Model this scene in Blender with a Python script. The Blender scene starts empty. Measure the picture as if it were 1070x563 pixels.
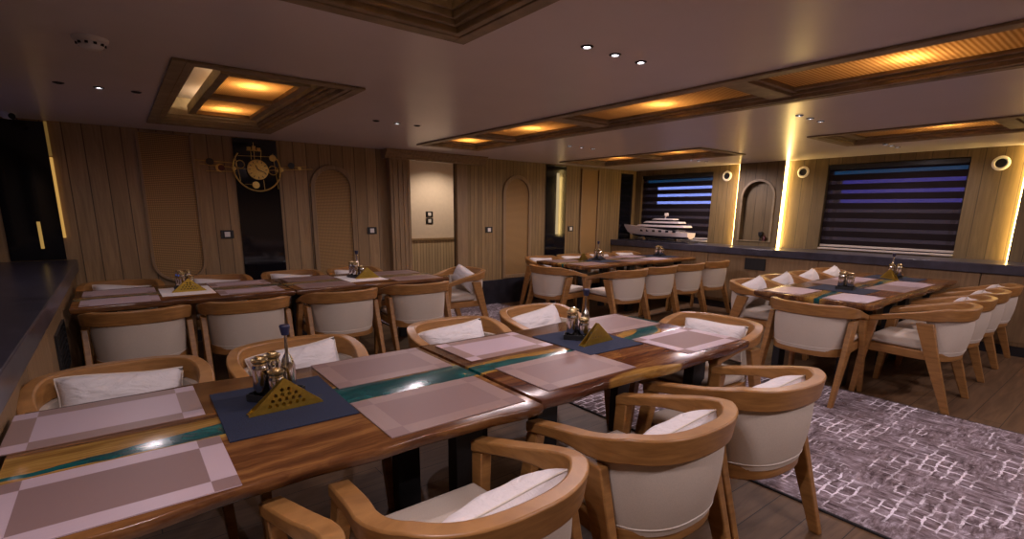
import bpy, bmesh, math, random
from mathutils import Vector, Matrix
random.seed(7)
C = bpy.context.scene.collection
S = bpy.context.scene
PI = math.pi

# ---------------------------------------------------------------- camera
YAW, PITCH, ROLL, FPX, CYP = math.radians(52.218), math.radians(-12.160), math.radians(0.586), 527.47, 334.13
cf = Vector((math.cos(YAW)*math.cos(PITCH), math.sin(YAW)*math.cos(PITCH), math.sin(PITCH)))
cr = Vector((math.sin(YAW), -math.cos(YAW), 0)); cu = cr.cross(cf)
r2 = cr*math.cos(ROLL)+cu*math.sin(ROLL); u2 = -cr*math.sin(ROLL)+cu*math.cos(ROLL)
cd = bpy.data.cameras.new('camera'); cam = bpy.data.objects.new('camera', cd); C.objects.link(cam)
M3 = Matrix((r2, u2, -cf)).transposed()
cam.matrix_world = Matrix.Translation((0, 0, 1.35)) @ M3.to_4x4()
cd.sensor_fit = 'HORIZONTAL'; cd.sensor_width = 36; cd.lens = FPX/1070*36
cd.shift_y = (CYP-281.5)/1070; cd.clip_start = 0.02
S.camera = cam

# ---------------------------------------------------------------- world, exposure
w = bpy.data.worlds.new('night'); S.world = w; w.use_nodes = True
w.node_tree.nodes['Background'].inputs[0].default_value = (0.05, 0.06, 0.12, 1)
w.node_tree.nodes['Background'].inputs[1].default_value = 0.15
S.view_settings.view_transform = 'Standard'; S.view_settings.look = 'None'
S.view_settings.gamma = 1; S.view_settings.use_curve_mapping = False
S.view_settings.exposure = 0.32
DOWN_W, DOWN_C = 17.0, (1.0, 0.83, 0.88)      # ceiling downlights
COFF_W, COFF_C = 6.5, (1.0, 0.76, 0.48)      # bulbs behind the rattan
LED_S, LED_C = 24.0, (1.0, 0.66, 0.22)      # vertical strips

# ---------------------------------------------------------------- materials
def mat(name, base=(.5, .5, .5), rough=.6, metal=0., spec=.5, **k):
    m = bpy.data.materials.new(name); m.use_nodes = True
    b = m.node_tree.nodes['Principled BSDF']
    b.inputs['Base Color'].default_value = (*base, 1); b.inputs['Roughness'].default_value = rough
    b.inputs['Metallic'].default_value = metal; b.inputs['Specular IOR Level'].default_value = spec
    for kk, v in k.items(): b.inputs[kk.replace('_', ' ')].default_value = v
    return m
class NT:
    def __init__(s, m): s.t = m.node_tree; s.b = s.t.nodes.get('Principled BSDF')
    def n(s, typ, ins=None, **props):
        nd = s.t.nodes.new(typ)
        for k, v in props.items(): setattr(nd, k, v)
        for k, v in (ins or {}).items(): s.put(nd.inputs[k], v)
        return nd
    def put(s, sock, v):
        if isinstance(v, bpy.types.NodeSocket): s.t.links.new(v, sock)
        elif isinstance(v, bpy.types.Node): s.t.links.new(v.outputs[0], sock)
        else: sock.default_value = v
    def coord(s, scale=(1, 1, 1), rot=(0, 0, 0), loc=(0, 0, 0)):
        tc = s.n('ShaderNodeTexCoord')
        return s.n('ShaderNodeMapping', {'Vector': tc.outputs['Object'], 'Scale': scale, 'Rotation': rot, 'Location': loc}).outputs[0]
    def noise(s, vec, scale, detail=4, rough=.55, dist=0):
        return s.n('ShaderNodeTexNoise', {'Vector': vec, 'Scale': scale, 'Detail': detail, 'Roughness': rough, 'Distortion': dist}).outputs[0]
    def ramp(s, fac, stops, interp='LINEAR'):
        nd = s.n('ShaderNodeValToRGB', {'Fac': fac}); cr_ = nd.color_ramp; cr_.interpolation = interp
        while len(cr_.elements) < len(stops): cr_.elements.new(.5)
        for e, (p, c) in zip(cr_.elements, stops): e.position = p; e.color = (*c, 1) if len(c) == 3 else c
        return nd.outputs[0]
    def mix(s, fac, a, b, blend='MIX'):
        nd = s.n('ShaderNodeMix', data_type='RGBA', blend_type=blend)
        s.put(nd.inputs['Factor'], fac)
        for sock, v in ((nd.inputs[6], a), (nd.inputs[7], b)):
            s.put(sock, (*v, 1) if isinstance(v, tuple) and len(v) == 3 else v)
        return nd.outputs[2]
    def math(s, op, a, b=0.0, c=0.0):
        nd = s.n('ShaderNodeMath', operation=op)
        for i, v in enumerate((a, b, c)): s.put(nd.inputs[i], v)
        return nd.outputs[0]
    def col(s, v): s.put(s.b.inputs['Base Color'], v)
    def bump(s, h, strength=.3, dist=.01):
        nd = s.n('ShaderNodeBump', {'Height': h, 'Strength': strength, 'Distance': dist})
        s.put(s.b.inputs['Normal'], nd.outputs[0])
def sep(t, vec):
    nd = t.n('ShaderNodeSeparateXYZ', {'Vector': vec}); return nd.outputs

def wood(name, dark, light, rough=.45, scale=(3, 30, 30), gs=1.0):
    m = mat(name, rough=rough); t = NT(m); v = t.coord(scale)
    n1 = t.noise(v, 1.2*gs, 5, .6, .4)
    t.col(t.ramp(n1, [(.3, dark), (.7, light)])); t.bump(n1, .08, .004)
    return m
OAK = wood('honey_oak', (.235, .108, .031), (.385, .19, .058), .38, (6, 6, 40))
OAKH = wood('honey_oak_bent', (.235, .108, .031), (.385, .19, .058), .38, (8, 8, 50))
TRIMW = wood('ceiling_trim_wood', (.19, .135, .07), (.34, .25, .135), .5, (8, 8, 8))
CASEW = wood('casing_wood', (.20, .125, .06), (.31, .20, .10), .5, (25, 25, 2))

def boards(name, width, axis, dark, light, groove=.006):
    m = mat(name, rough=.55); t = NT(m); v = t.coord()
    o = sep(t, v); a = o[axis]
    q = t.math('DIVIDE', a, width); fl = t.math('FLOOR', q); fr = t.math('SUBTRACT', q, fl)
    cell = t.n('ShaderNodeTexWhiteNoise', {'W': fl}, noise_dimensions='1D').outputs[0]
    vv = t.n('ShaderNodeCombineXYZ', {0: t.math('MULTIPLY', o[0], 22), 1: t.math('MULTIPLY', o[1], 22), 2: t.math('ADD', t.math('MULTIPLY', o[2], 1.6), t.math('MULTIPLY', cell, 40))}).outputs[0]
    g = t.noise(vv, 1.3, 6, .62, .9)
    c = t.ramp(g, [(.28, dark), (.72, light)])
    c = t.mix(t.math('MULTIPLY', cell, .45), c, tuple(x*.6 for x in dark))
    d = t.math('MINIMUM', fr, t.math('SUBTRACT', 1, fr))
    gm = t.math('LESS_THAN', d, groove/width)
    c = t.mix(gm, c, tuple(x*.38 for x in dark))
    t.col(c)
    hh = t.math('SUBTRACT', t.math('MULTIPLY', g, .15), gm)
    t.bump(hh, .5, .004)
    return m
BW1 = boards('wide_wall_boards', .135, 0, (.235, .145, .066), (.40, .26, .125), .004)
BW2 = boards('narrow_wall_boards', .062, 0, (.205, .128, .052), (.345, .225, .096), .003)
BW3 = boards('window_wall_boards', .152, 1, (.125, .084, .036), (.215, .148, .066), .003)
CABW = boards('cabinet_veneer', 3.0, 1, (.20, .12, .055), (.33, .205, .10), .0)

def flat(name, c, rough=.6, nscale=0, amt=.15, bump=0, metal=0, spec=.5):
    m = mat(name, c, rough, metal, spec)
    if nscale:
        t = NT(m); n = t.noise(t.coord(), nscale, 5)
        t.col(t.ramp(n, [(.3, tuple(x*(1-amt) for x in c)), (.7, tuple(min(1, x*(1+amt)) for x in c))]))
        if bump: t.bump(n, bump, .003)
    return m
CEIL = flat('ceiling_paint', (.66, .585, .56), .30, 3, .03)
CREAMW = flat('corridor_plaster', (.66, .55, .44), .8, 20, .04, .05)
STONE = flat('dark_stone_ledge', (.044, .041, .058), .28, 9, .35)
BASEST = flat('dark_stone_base', (.022, .02, .026), .35, 9, .4)
BLKGLASS = flat('black_glass', (.006, .006, .009), .08, 2, .2)
BLACK = flat('black_powder_coat', (.012, .012, .013), .42, 60, .2)
BLKPLAST = flat('black_plastic', (.015, .015, .016), .4, 40, .2)
WHITEPL = flat('white_plastic', (.72, .69, .66), .35, 40, .03)
BRASS = flat('brushed_brass', (.66, .46, .14), .42, 80, .2, .05, .9)
JARLID = flat('gold_tinted_lid', (.60, .47, .24), .25, 80, .2, .05, .95)
GOLDPL = flat('gold_sheet', (.42, .28, .045), .34, 60, .12, .03, .85)
STEEL = flat('polished_steel', (.62, .58, .54), .14, 40, .05, 0, 1.0)
YWHITE = flat('model_gelcoat', (.74, .66, .66), .35, 20, .03)
YDARK = flat('model_dark_glazing', (.02, .02, .03), .2, 20, .1)
LINEN = flat('white_linen_runner', (.78, .74, .72), .85, 220, .06, .1)
NAVY = flat('navy_felt', (.010, .016, .042), .95, 260, .6, .35)
TEALST = flat('navy_stopper', (.012, .014, .05), .5, 40, .1)
FABC = flat('cream_upholstery', (.55, .475, .395), .92, 260, .07, .12)
FABP = flat('cream_piping', (.64, .58, .50), .9, 200, .05)
PILLOW = mat('ivory_cushion_linen', (.68, .635, .63), .92); _t = NT(PILLOW)
_t.bump(_t.math('ADD', _t.noise(_t.coord((1, 1, 2.2)), 13, 3, .5, 1.2), _t.math('MULTIPLY', _t.noise(_t.coord(), 260, 2), .06)), .55, .02)
PAPERW = flat('napkin_paper', (.82, .80, .78), .9, 60, .03)
REDD = flat('dark_red_lacquer', (.08, .01, .01), .35, 40, .2)

# rattan
def rattan(name, c1, c2, sc=95, transl=False):
    m = mat(name, c1, .6); t = NT(m); v = t.coord()
    w1 = t.n('ShaderNodeTexWave', {'Vector': v, 'Scale': sc, 'Distortion': .5, 'Detail': 1}, wave_type='BANDS', bands_direction='Y' if transl else 'Z').outputs[0]
    w2 = t.n('ShaderNodeTexWave', {'Vector': v, 'Scale': sc*(1.0 if not transl else 2.0), 'Distortion': .4, 'Detail': 1}, wave_type='BANDS', bands_direction='X').outputs[0]; w2 = t.ramp(w2, [(0, (.35, .35, .35)), (.5, (1, 1, 1))])
    f = t.math('MULTIPLY', w1, t.n('ShaderNodeRGBToBW', {0: w2}).outputs[0])
    c = t.mix(f, c2, c1); t.col(c); t.bump(f, .4, .003)
    if transl:
        tr = t.n('ShaderNodeBsdfTranslucent', {'Color': t.mix(f, (.55, .33, .12), (.98, .80, .50))})
        ms = t.n('ShaderNodeMixShader', {0: .55, 1: t.b.outputs[0], 2: tr.outputs[0]})
        out = t.t.nodes['Material Output']; t.t.links.new(ms.outputs[0], out.inputs[0])
    return m
RATT = rattan('woven_rattan', (.46, .27, .095), (.17, .095, .03), 20)
RATC = rattan('lit_rattan', (.42, .27, .10), (.20, .11, .04), 14, True)

# table: walnut slab with a teal resin river
WALNUT = [(.03, .011, .006), (.12, .046, .016), (.24, .108, .033), (.40, .21, .065)]
ROSEW = [(.020, .007, .005), (.075, .022, .010), (.15, .055, .018), (.29, .14, .04)]
NOEDGE = [(-.7, -.5), (.7, -.5)]
def table_mat(name, top_p, bot_p, sap_p, tones=WALNUT, edge_p=NOEDGE):
    """top / bottom edge of the resin and outer edge of the sapwood as curves over the table length"""
    m = mat(name, rough=.19, spec=.42); t = NT(m)
    oi = t.n('ShaderNodeObjectInfo'); off = t.math('MULTIPLY', oi.outputs['Random'], 37.0)
    o = sep(t, t.coord()); u = t.math('ADD', t.math('DIVIDE', o[0], 1.5), .5)
    def curve(pts):
        nd = t.n('ShaderNodeFloatCurve', {'Value': u}); cv = nd.mapping.curves[0]
        P = [(0, pts[0][1]+.5)]+[(x/1.5+.5, y+.5) for x, y in pts]+[(1, pts[-1][1]+.5)]
        P = [p for i, p in enumerate(P) if 0 <= p[0] <= 1 and (i == 0 or p[0] > P[i-1][0]+.01)]
        while len(cv.points) < len(P): cv.points.new(.5, .5)
        for q, p in zip(cv.points, P): q.location = p
        nd.mapping.update(); return t.math('SUBTRACT', nd.outputs[0], .5)
    seed = t.n('ShaderNodeCombineXYZ', {0: o[0], 1: off, 2: 0.0}).outputs[0]
    jit = t.math('MULTIPLY', t.math('SUBTRACT', t.noise(seed, 9, 3, .5), .5), .035)
    top, bot, sp = (t.math('ADD', curve(p), jit) for p in (top_p, bot_p, sap_p))
    d = t.math('MAXIMUM', t.math('SUBTRACT', o[1], top), t.math('SUBTRACT', bot, o[1]))
    ds = t.math('MAXIMUM', t.math('SUBTRACT', o[1], sp), t.math('SUBTRACT', t.math('SUBTRACT', bot, .014), o[1]))
    ds = t.math('MINIMUM', ds, t.math('SUBTRACT', o[1], t.math('ADD', curve(edge_p), t.math('MULTIPLY', jit, .5))))
    vg = t.n('ShaderNodeCombineXYZ', {0: t.math('ADD', t.math('MULTIPLY', o[0], 1.6), off), 1: t.math('ADD', t.math('MULTIPLY', o[1], 12), t.math('MULTIPLY', jit, 14)), 2: t.math('MULTIPLY', o[2], 11)}).outputs[0]
    g = t.noise(vg, 1.25, 7, .62, .35)
    fine = t.noise(t.coord((4, 90, 40)), 1.4, 3, .6)
    wd = t.ramp(g, list(zip((.28, .44, .56, .72), tones)))
    wd = t.mix(t.math('MULTIPLY', fine, .35), wd, (.06, .024, .01))
    sap = t.ramp(t.math('ADD', t.math('MULTIPLY', g, .6), t.math('MULTIPLY', fine, .4)), [(.32, (.13, .055, .012)), (.5, (.30, .16, .035)), (.7, (.50, .32, .075))])
    c = t.mix(t.ramp(ds, [(.0, (1, 1, 1)), (.012, (0, 0, 0))]), wd, sap)
    rn = t.noise(t.coord((1, 2.0, 1)), 6, 6, .65, 1.8)
    rv = t.ramp(rn, [(.3, (.002, .022, .028)), (.52, (.005, .07, .07)), (.68, (.012, .125, .12)), (.8, (.03, .20, .18))])
    t.col(t.mix(t.math('LESS_THAN', d, 0.0), c, rv))
    return m
TABLE_A = table_mat('walnut_and_resin_nearest', [(-.69, -.06), (-.49, -.04), (-.23, .0), (.0, .06), (.18, .11), (.29, .09), (.5, .08), (.68, .09)], [(-.67, -.08), (-.27, -.09), (.16, -.07), (.65, -.07)], [(-.7, .06), (-.49, .055), (-.22, .06), (0, .08), (.18, .12), (.3, .105), (.5, .10), (.68, .115)])
TABLE_B = table_mat('walnut_and_resin_aisle', [(-.69, .03), (-.46, .02), (-.16, -.02), (.1, -.02), (.23, -.01), (.40, .04), (.55, .22), (.7, .34)], [(-.71, -.06), (-.53, -.06), (-.18, -.07), (.29, -.08), (.5, -.02), (.7, .12)], [(-.7, .05), (-.43, .06), (-.12, .02), (.1, .0), (.27, .05), (.40, .12), (.55, .27), (.7, .37)], ROSEW, [(-.7, -.5), (-.45, -.5), (-.33, -.43), (-.1, -.42), (.03, -.455), (.15, -.5), (.7, -.5)])
TABLE_C = table_mat('walnut_and_resin_far', [(-.7, -.05), (-.3, .0), (.1, .04), (.4, .0), (.7, .03)], [(-.7, -.09), (-.2, -.04), (.2, -.03), (.7, -.03)], [(-.7, .02), (-.3, .07), (.1, .13), (.4, .08), (.7, .11)])
TABLEU = wood('walnut_underside', (.05, .02, .01), (.11, .05, .02), .4, (3, 20, 20))

# floor planks (run along X)
def floor_mat():
    m = mat('floor_planks', rough=.5, spec=.3); t = NT(m); v = t.coord((1, 1, 1))
    bk = t.n('ShaderNodeTexBrick', {'Vector': v, 'Color1': (.0, .0, .0, 1), 'Color2': (1, 1, 1, 1), 'Mortar': (.5, .5, .5, 1), 'Scale': 1.0, 'Mortar Size': .0022, 'Mortar Smooth': 0.1, 'Brick Width': 1.5, 'Row Height': .16}, offset=.37)
    tone = t.n('ShaderNodeRGBToBW', {0: bk.outputs[0]}).outputs[0]
    o = sep(t, v)
    vv = t.n('ShaderNodeCombineXYZ', {0: t.math('MULTIPLY', o[0], 1.6), 1: t.math('MULTIPLY', o[1], 16), 2: t.math('MULTIPLY', tone, 17)}).outputs[0]
    g = t.noise(vv, 1.4, 6, .62, .8)
    c = t.ramp(g, [(.28, (.085, .045, .022)), (.72, (.20, .115, .058))])
    c = t.mix(t.math('MULTIPLY', tone, .35), c, (.10, .06, .035))
    c = t.mix(bk.outputs['Fac'], c, (.02, .012, .007))
    t.col(c); t.bump(g, .08, .003)
    return m
FLOORM = floor_mat()

def rug_mat():
    m = mat('distressed_rug', rough=.95, spec=.1); t = NT(m); v = t.coord()
    bw = lambda c: t.n('ShaderNodeRGBToBW', {0: c}).outputs[0]
    n1 = t.noise(t.coord((1, 1.4, 1)), 1.7, 7, .66, .6)
    sx = t.noise(t.coord((7, 22, 1)), 1.6, 5, .72, .4); sy = t.noise(t.coord((20, 6, 1), (0, 0, 0), (4, 7, 0)), 1.6, 5, .72, .4)
    pick = t.ramp(t.noise(v, 3.2, 3, .5), [(.47, (0, 0, 0)), (.53, (1, 1, 1))])
    st = t.math('ADD', t.math('MULTIPLY', bw(t.mix(bw(pick), t.ramp(sx, [(0, (0, 0, 0)), (1, (1, 1, 1))]), t.ramp(sy, [(0, (0, 0, 0)), (1, (1, 1, 1))]))), .7), t.math('MULTIPLY', t.noise(v, 6, 6, .7, .6), .3))
    base = t.ramp(st, [(.34, (.035, .022, .026)), (.43, (.13, .095, .10)), (.52, (.25, .20, .22)), (.60, (.42, .36, .41)), (.68, (.72, .66, .74))])
    dv = t.n('ShaderNodeVectorMath', {0: v, 1: t.n('ShaderNodeVectorMath', {0: t.n('ShaderNodeTexNoise', {'Vector': v, 'Scale': 11, 'Detail': 4}).outputs[1], 1: (.05, .05, 0)}, operation='MULTIPLY').outputs[0]}, operation='ADD').outputs[0]
    bk = t.n('ShaderNodeTexBrick', {'Vector': dv, 'Scale': 1.0, 'Mortar Size': .0062, 'Mortar Smooth': .3, 'Brick Width': .095, 'Row Height': .056}, offset=.5)
    bk2 = t.n('ShaderNodeTexBrick', {'Vector': dv, 'Scale': 1.0, 'Mortar Size': .005, 'Mortar Smooth': .4, 'Brick Width': .15, 'Row Height': .03}, offset=.4)
    mask = bw(t.ramp(n1, [(.49, (0, 0, 0)), (.56, (1, 1, 1))])); mask2 = bw(t.ramp(n1, [(.37, (1, 1, 1)), (.43, (0, 0, 0))]))
    br = bw(t.ramp(t.noise(v, 15, 4, .7), [(.38, (.05, .05, .05)), (.50, (1, 1, 1))]))
    f = t.math('MULTIPLY', t.math('MULTIPLY', bk.outputs['Fac'], mask), br)
    f2 = t.math('MULTIPLY', t.math('MULTIPLY', t.math('MULTIPLY', bk2.outputs['Fac'], mask2), br), .8)
    c = t.mix(t.math('MAXIMUM', f, f2), base, (.88, .83, .92))
    t.col(c); t.bump(t.noise(v, 180, 2), .3, .004)
    return m
RUGM = rug_mat()
RUGEDGE = flat('rug_binding', (.02, .018, .02), .9, 50, .2)

# placemats: weave sheen painted in as three fixed tones by face index
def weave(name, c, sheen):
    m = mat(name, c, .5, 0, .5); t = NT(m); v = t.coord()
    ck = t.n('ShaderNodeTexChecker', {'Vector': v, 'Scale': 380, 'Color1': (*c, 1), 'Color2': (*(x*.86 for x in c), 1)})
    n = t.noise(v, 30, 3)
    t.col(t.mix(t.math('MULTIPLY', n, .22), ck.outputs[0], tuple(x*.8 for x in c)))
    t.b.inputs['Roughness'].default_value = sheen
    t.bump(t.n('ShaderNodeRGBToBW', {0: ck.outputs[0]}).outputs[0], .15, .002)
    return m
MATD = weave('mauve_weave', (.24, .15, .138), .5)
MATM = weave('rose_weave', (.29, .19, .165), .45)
MATL = weave('pale_lilac_weave', (.51, .395, .435), .4)  # pale tone is the painted weave sheen

def emit(name, c, s, noise=None):
    m = bpy.data.materials.new(name); m.use_nodes = True; t = NT(m)
    for n in list(t.t.nodes): t.t.nodes.remove(n)
    e = t.n('ShaderNodeEmission', {'Color': (*c, 1), 'Strength': s}); o = t.n('ShaderNodeOutputMaterial', {0: e.outputs[0]})
    return m
LED = emit('warm_led', LED_C, LED_S)
LEDDIM = emit('warm_led_dim', (1, .55, .14), 1.1)
LEDSLIM = emit('cream_light', (1, .74, .40), .38)
SPOTE = emit('downlight_lens', (1, .95, 1), 14)
LENSOFF = flat('unlit_lens', (.05, .05, .055), .25, 40, .1)
BLUEW = emit('blue_white_outside_light', (.36, .46, 1.0), 2.2)
BLUED = emit('blue_outside_light', (.10, .15, .55), .9)  # for the added unseen panel outside the left windows
VIOL = emit('violet_outside_light', (.10, .09, .60), .55)
TEALE = emit('teal_outside_light', (.01, .16, .32), .5)

def glass_mat():
    m = bpy.data.materials.new('window_glass'); m.use_nodes = True; t = NT(m)
    for n in list(t.t.nodes): t.t.nodes.remove(n)
    fr = t.n('ShaderNodeFresnel', {'IOR': 1.45}); tr = t.n('ShaderNodeBsdfTransparent', {'Color': (.9, .93, 1, 1)}); gl = t.n('ShaderNodeBsdfGlossy', {'Roughness': .02})
    ms = t.n('ShaderNodeMixShader', {0: fr.outputs[0], 1: tr.outputs[0], 2: gl.outputs[0]}); t.n('ShaderNodeOutputMaterial', {0: ms.outputs[0]})
    return m
GLASS = glass_mat()
def sheer_mat():
    m = bpy.data.materials.new('sheer_band'); m.use_nodes = True; t = NT(m)
    for n in list(t.t.nodes): t.t.nodes.remove(n)
    tr = t.n('ShaderNodeBsdfTransparent', {'Color': (.85, .85, .9, 1)}); df = t.n('ShaderNodeBsdfDiffuse', {'Color': (.13, .105, .115, 1)})
    n = t.noise(t.coord(), 120, 2)
    ms = t.n('ShaderNodeMixShader', {0: t.math('ADD', .30, t.math('MULTIPLY', n, .1)), 1: tr.outputs[0], 2: df.outputs[0]}); t.n('ShaderNodeOutputMaterial', {0: ms.outputs[0]})
    return m
SHEER = sheer_mat()
BLIND = flat('dark_blind_fabric', (.016, .011, .012), .9, 150, .2, 0, 0, .1)
RAILPALE = flat('pale_blind_rail', (.50, .44, .40), .5, 30, .05)

# ---------------------------------------------------------------- mesh builder
class MB:
    def __init__(s): s.bm = bmesh.new()
    def face(s, vs, mi=0):
        try:
            f = s.bm.faces.new(vs); f.material_index = mi; return f
        except ValueError: return None
    def box(s, x0, x1, y0, y1, z0, z1, mi=0, M=None):
        P = [(x0, y0, z0), (x1, y0, z0), (x1, y1, z0), (x0, y1, z0), (x0, y0, z1), (x1, y0, z1), (x1, y1, z1), (x0, y1, z1)]
        v = [s.bm.verts.new(M @ Vector(p) if M else p) for p in P]
        for q in ((0, 3, 2, 1), (4, 5, 6, 7), (0, 1, 5, 4), (1, 2, 6, 5), (2, 3, 7, 6), (3, 0, 4, 7)): s.face([v[i] for i in q], mi)
        return s
    def cbox(s, c, d, mi=0, M=None):
        return s.box(c[0]-d[0]/2, c[0]+d[0]/2, c[1]-d[1]/2, c[1]+d[1]/2, c[2]-d[2]/2, c[2]+d[2]/2, mi, M)
    def loft(s, rings, mi=0, cap=True, closed=False):
        R = [[s.bm.verts.new(p) for p in r] for r in rings]; n = len(R[0]); L = len(R)
        for i in range(L if closed else L-1):
            a, b = R[i], R[(i+1) % L]
            for j in range(n): s.face([a[j], a[(j+1) % n], b[(j+1) % n], b[j]], mi)
        if cap and not closed: s.face(R[0][::-1], mi); s.face(R[-1], mi)
        return s
    def prism(s, poly, z0, z1, mi=0, M=None, mi_top=None):
        f = (lambda p: M @ Vector(p)) if M else (lambda p: p)
        a = [s.bm.verts.new(f((x, y, z0))) for x, y in poly]; b = [s.bm.verts.new(f((x, y, z1))) for x, y in poly]; n = len(poly)
        for j in range(n): s.face([a[j], a[(j+1) % n], b[(j+1) % n], b[j]], mi)
        s.face(a[::-1], mi); s.face(b, mi if mi_top is None else mi_top); return s
    def lathe(s, prof, c=(0, 0, 0), seg=20, mi=0, M=None):
        rings = []
        for r, z in prof:
            rings.append([(M @ Vector((r*math.cos(2*PI*k/seg), r*math.sin(2*PI*k/seg), z)) if M else Vector((c[0]+r*math.cos(2*PI*k/seg), c[1]+r*math.sin(2*PI*k/seg), c[2]+z))) for k in range(seg)])
        return s.loft(rings, mi)
    def tube(s, pts, r, seg=8, mi=0, closed=False):
        pts = [Vector(p) for p in pts]; rings = []; L = len(pts)
        for i, p in enumerate(pts):
            a = pts[(i-1) % L] if (closed or i > 0) else p; b = pts[(i+1) % L] if (closed or i < L-1) else p
            d = (b-a).normalized(); up = Vector((0, 0, 1)) if abs(d.z) < .9 else Vector((1, 0, 0))
            x = d.cross(up).normalized(); y = x.cross(d)
            rings.append([p+x*r*math.cos(2*PI*k/seg)+y*r*math.sin(2*PI*k/seg) for k in range(seg)])
        return s.loft(rings, mi, closed=closed)
    def build(s, name, mats, parent=None, bevel=0, smooth=35, loc=None, seg=2, subd=0):
        bm = s.bm; bmesh.ops.recalc_face_normals(bm, faces=bm.faces)
        for f in bm.faces: f.smooth = True
        for e in bm.edges:
            if len(e.link_faces) == 2 and e.calc_face_angle(0) > math.radians(smooth): e.smooth = False
        me = bpy.data.meshes.new(name); bm.to_mesh(me); bm.free()
        for m in (mats if isinstance(mats, (list, tuple)) else [mats]): me.materials.append(m)
        o = bpy.data.objects.new(name, me); C.objects.link(o)
        if parent: o.parent = parent
        if loc: o.location = loc
        if bevel:
            b = o.modifiers.new('bevel', 'BEVEL'); b.width = bevel; b.segments = seg; b.limit_method = 'ANGLE'; b.angle_limit = math.radians(40); b.harden_normals = False
        if subd:
            b = o.modifiers.new('sub', 'SUBSURF'); b.levels = subd; b.render_levels = subd
        return o
def tag(o, label, cat, group=None, kind=None):
    if label: o['label'] = label
    if cat: o['category'] = cat
    if group: o['group'] = group
    if kind: o['kind'] = kind
    return o
def thing(name, label, cat, loc=(0, 0, 0), rz=0, group=None):
    o = bpy.data.objects.new(name, None); C.objects.link(o); o.location = loc; o.rotation_euler = (0, 0, rz); o.empty_display_size = .1
    return tag(o, label, cat, group)
def struct(o): o['kind'] = 'structure'; return o
def dup(root, loc=None, rz=None, label=None, group=None):
    def cp(o, par):
        c = o.copy(); C.objects.link(c)
        if par: c.parent = par
        for ch in list(o.children): cp(ch, c)
        return c
    r = cp(root, None)
    if loc is not None: r.location = loc
    if rz is not None: r.rotation_euler = (0, 0, rz)
    if label: r['label'] = label
    if group: r['group'] = group
    return r

# ================================================================= ROOM SHELL
XL, XR, YB, YF, ZC = -.9, 7.4, 6.0, -2.6, 2.06
LEDL, LEDR, LZ = -.33, 6.82, .885
DX0, DX1, DZ = 2.96, 3.66, 1.965           # doorway in the back wall
struct(MB().box(XL-.2, XR+.2, YF-.2, 7.4, -.1, 0).build('floor', FLOORM))
# coffer openings: x0,x1,y0,y1
COFFERS = [(.36, 1.23, 3.15, 5.42), (.36, 1.23, -.35, 1.96), (2.78, 3.49, -1.4, 5.22), (5.27, 6.14, 3.41, 5.6), (5.27, 6.14, -.1, 2.21)]
def ceiling():
    m = MB(); xs = sorted({XL-.2, XR+.2} | {c[0] for c in COFFERS} | {c[1] for c in COFFERS}); ys = sorted({YF-.2, YB+.15} | {c[2] for c in COFFERS} | {c[3] for c in COFFERS})
    vs = {}
    def vt(x, y, z):
        k = (round(x, 4), round(y, 4), z)
        if k not in vs: vs[k] = m.bm.verts.new((x, y, z))
        return vs[k]
    hole = lambda x, y: any(c[0] < x < c[1] and c[2] < y < c[3] for c in COFFERS)
    for i in range(len(xs)-1):
        for j in range(len(ys)-1):
            if hole((xs[i]+xs[i+1])/2, (ys[j]+ys[j+1])/2): continue
            m.face([vt(xs[i], ys[j], ZC), vt(xs[i], ys[j+1], ZC), vt(xs[i+1], ys[j+1], ZC), vt(xs[i+1], ys[j], ZC)])
            m.face([vt(xs[i], ys[j], ZC+.05), vt(xs[i+1], ys[j], ZC+.05), vt(xs[i+1], ys[j+1], ZC+.05), vt(xs[i], ys[j+1], ZC+.05)])
    m.box(XL-.2, XR+.2, YF-.2, YB+.15, ZC+.45, ZC+.5)
    return struct(m.build('ceiling', CEIL))
ceiling()
# back wall, left of the doorway wide boards, right of it narrow boards
m = MB(); m.box(XL-.2, DX0, YB, YB+.04, 0, ZC+.5); m.box(DX0, DX1, YB, YB+.04, DZ, ZC+.5); struct(m.build('wall_back_left', BW1))
m = MB(); m.box(DX1, XR+.2, YB, YB+.04, 0, ZC+.5); struct(m.build('wall_back_right', BW2))
struct(MB().box(XL-.2, XR+.2, YF-.15, YF, 0, ZC+.5).build('wall_front', BW1))
WINS = [(1.48, 2.89), (4.51, 5.87)]
WZ0, WZ1 = .90, 1.975
def side_wall(x0, x1, name, wins):
    m = MB(); ys = [YF-.2]
    for a, b in wins: ys += [a, b]
    ys.append(YB)
    for i in range(0, len(ys), 2): m.box(x0, x1, ys[i], ys[i+1], 0, ZC+.5)
    for a, b in wins: m.box(x0, x1, a, b, 0, WZ0); m.box(x0, x1, a, b, WZ1, ZC+.5)
    return struct(m.build(name, BW3))
# the niche is a recess in the wall between the two windows
NY0, NY1, NZ0, NZ1 = 3.52, 3.95, .965, 1.80
def right_wall():
    m = MB(); x0, x1 = XR, XR+.16
    m.box(x0, x1, YF-.2, WINS[0][0], 0, ZC+.5); m.box(x0, x1, WINS[0][1], WINS[1][0], 0, ZC+.5); m.box(x0, x1, WINS[1][1], YB, 0, ZC+.5)
    for a, b in WINS: m.box(x0, x1, a, b, 0, WZ0); m.box(x0, x1, a, b, WZ1, ZC+.5)
    struct(m.build('wall_right', BW3))
right_wall()
side_wall(XL-.16, XL, 'wall_left', [(1.48, 2.89), (4.2, 5.6)])

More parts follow.
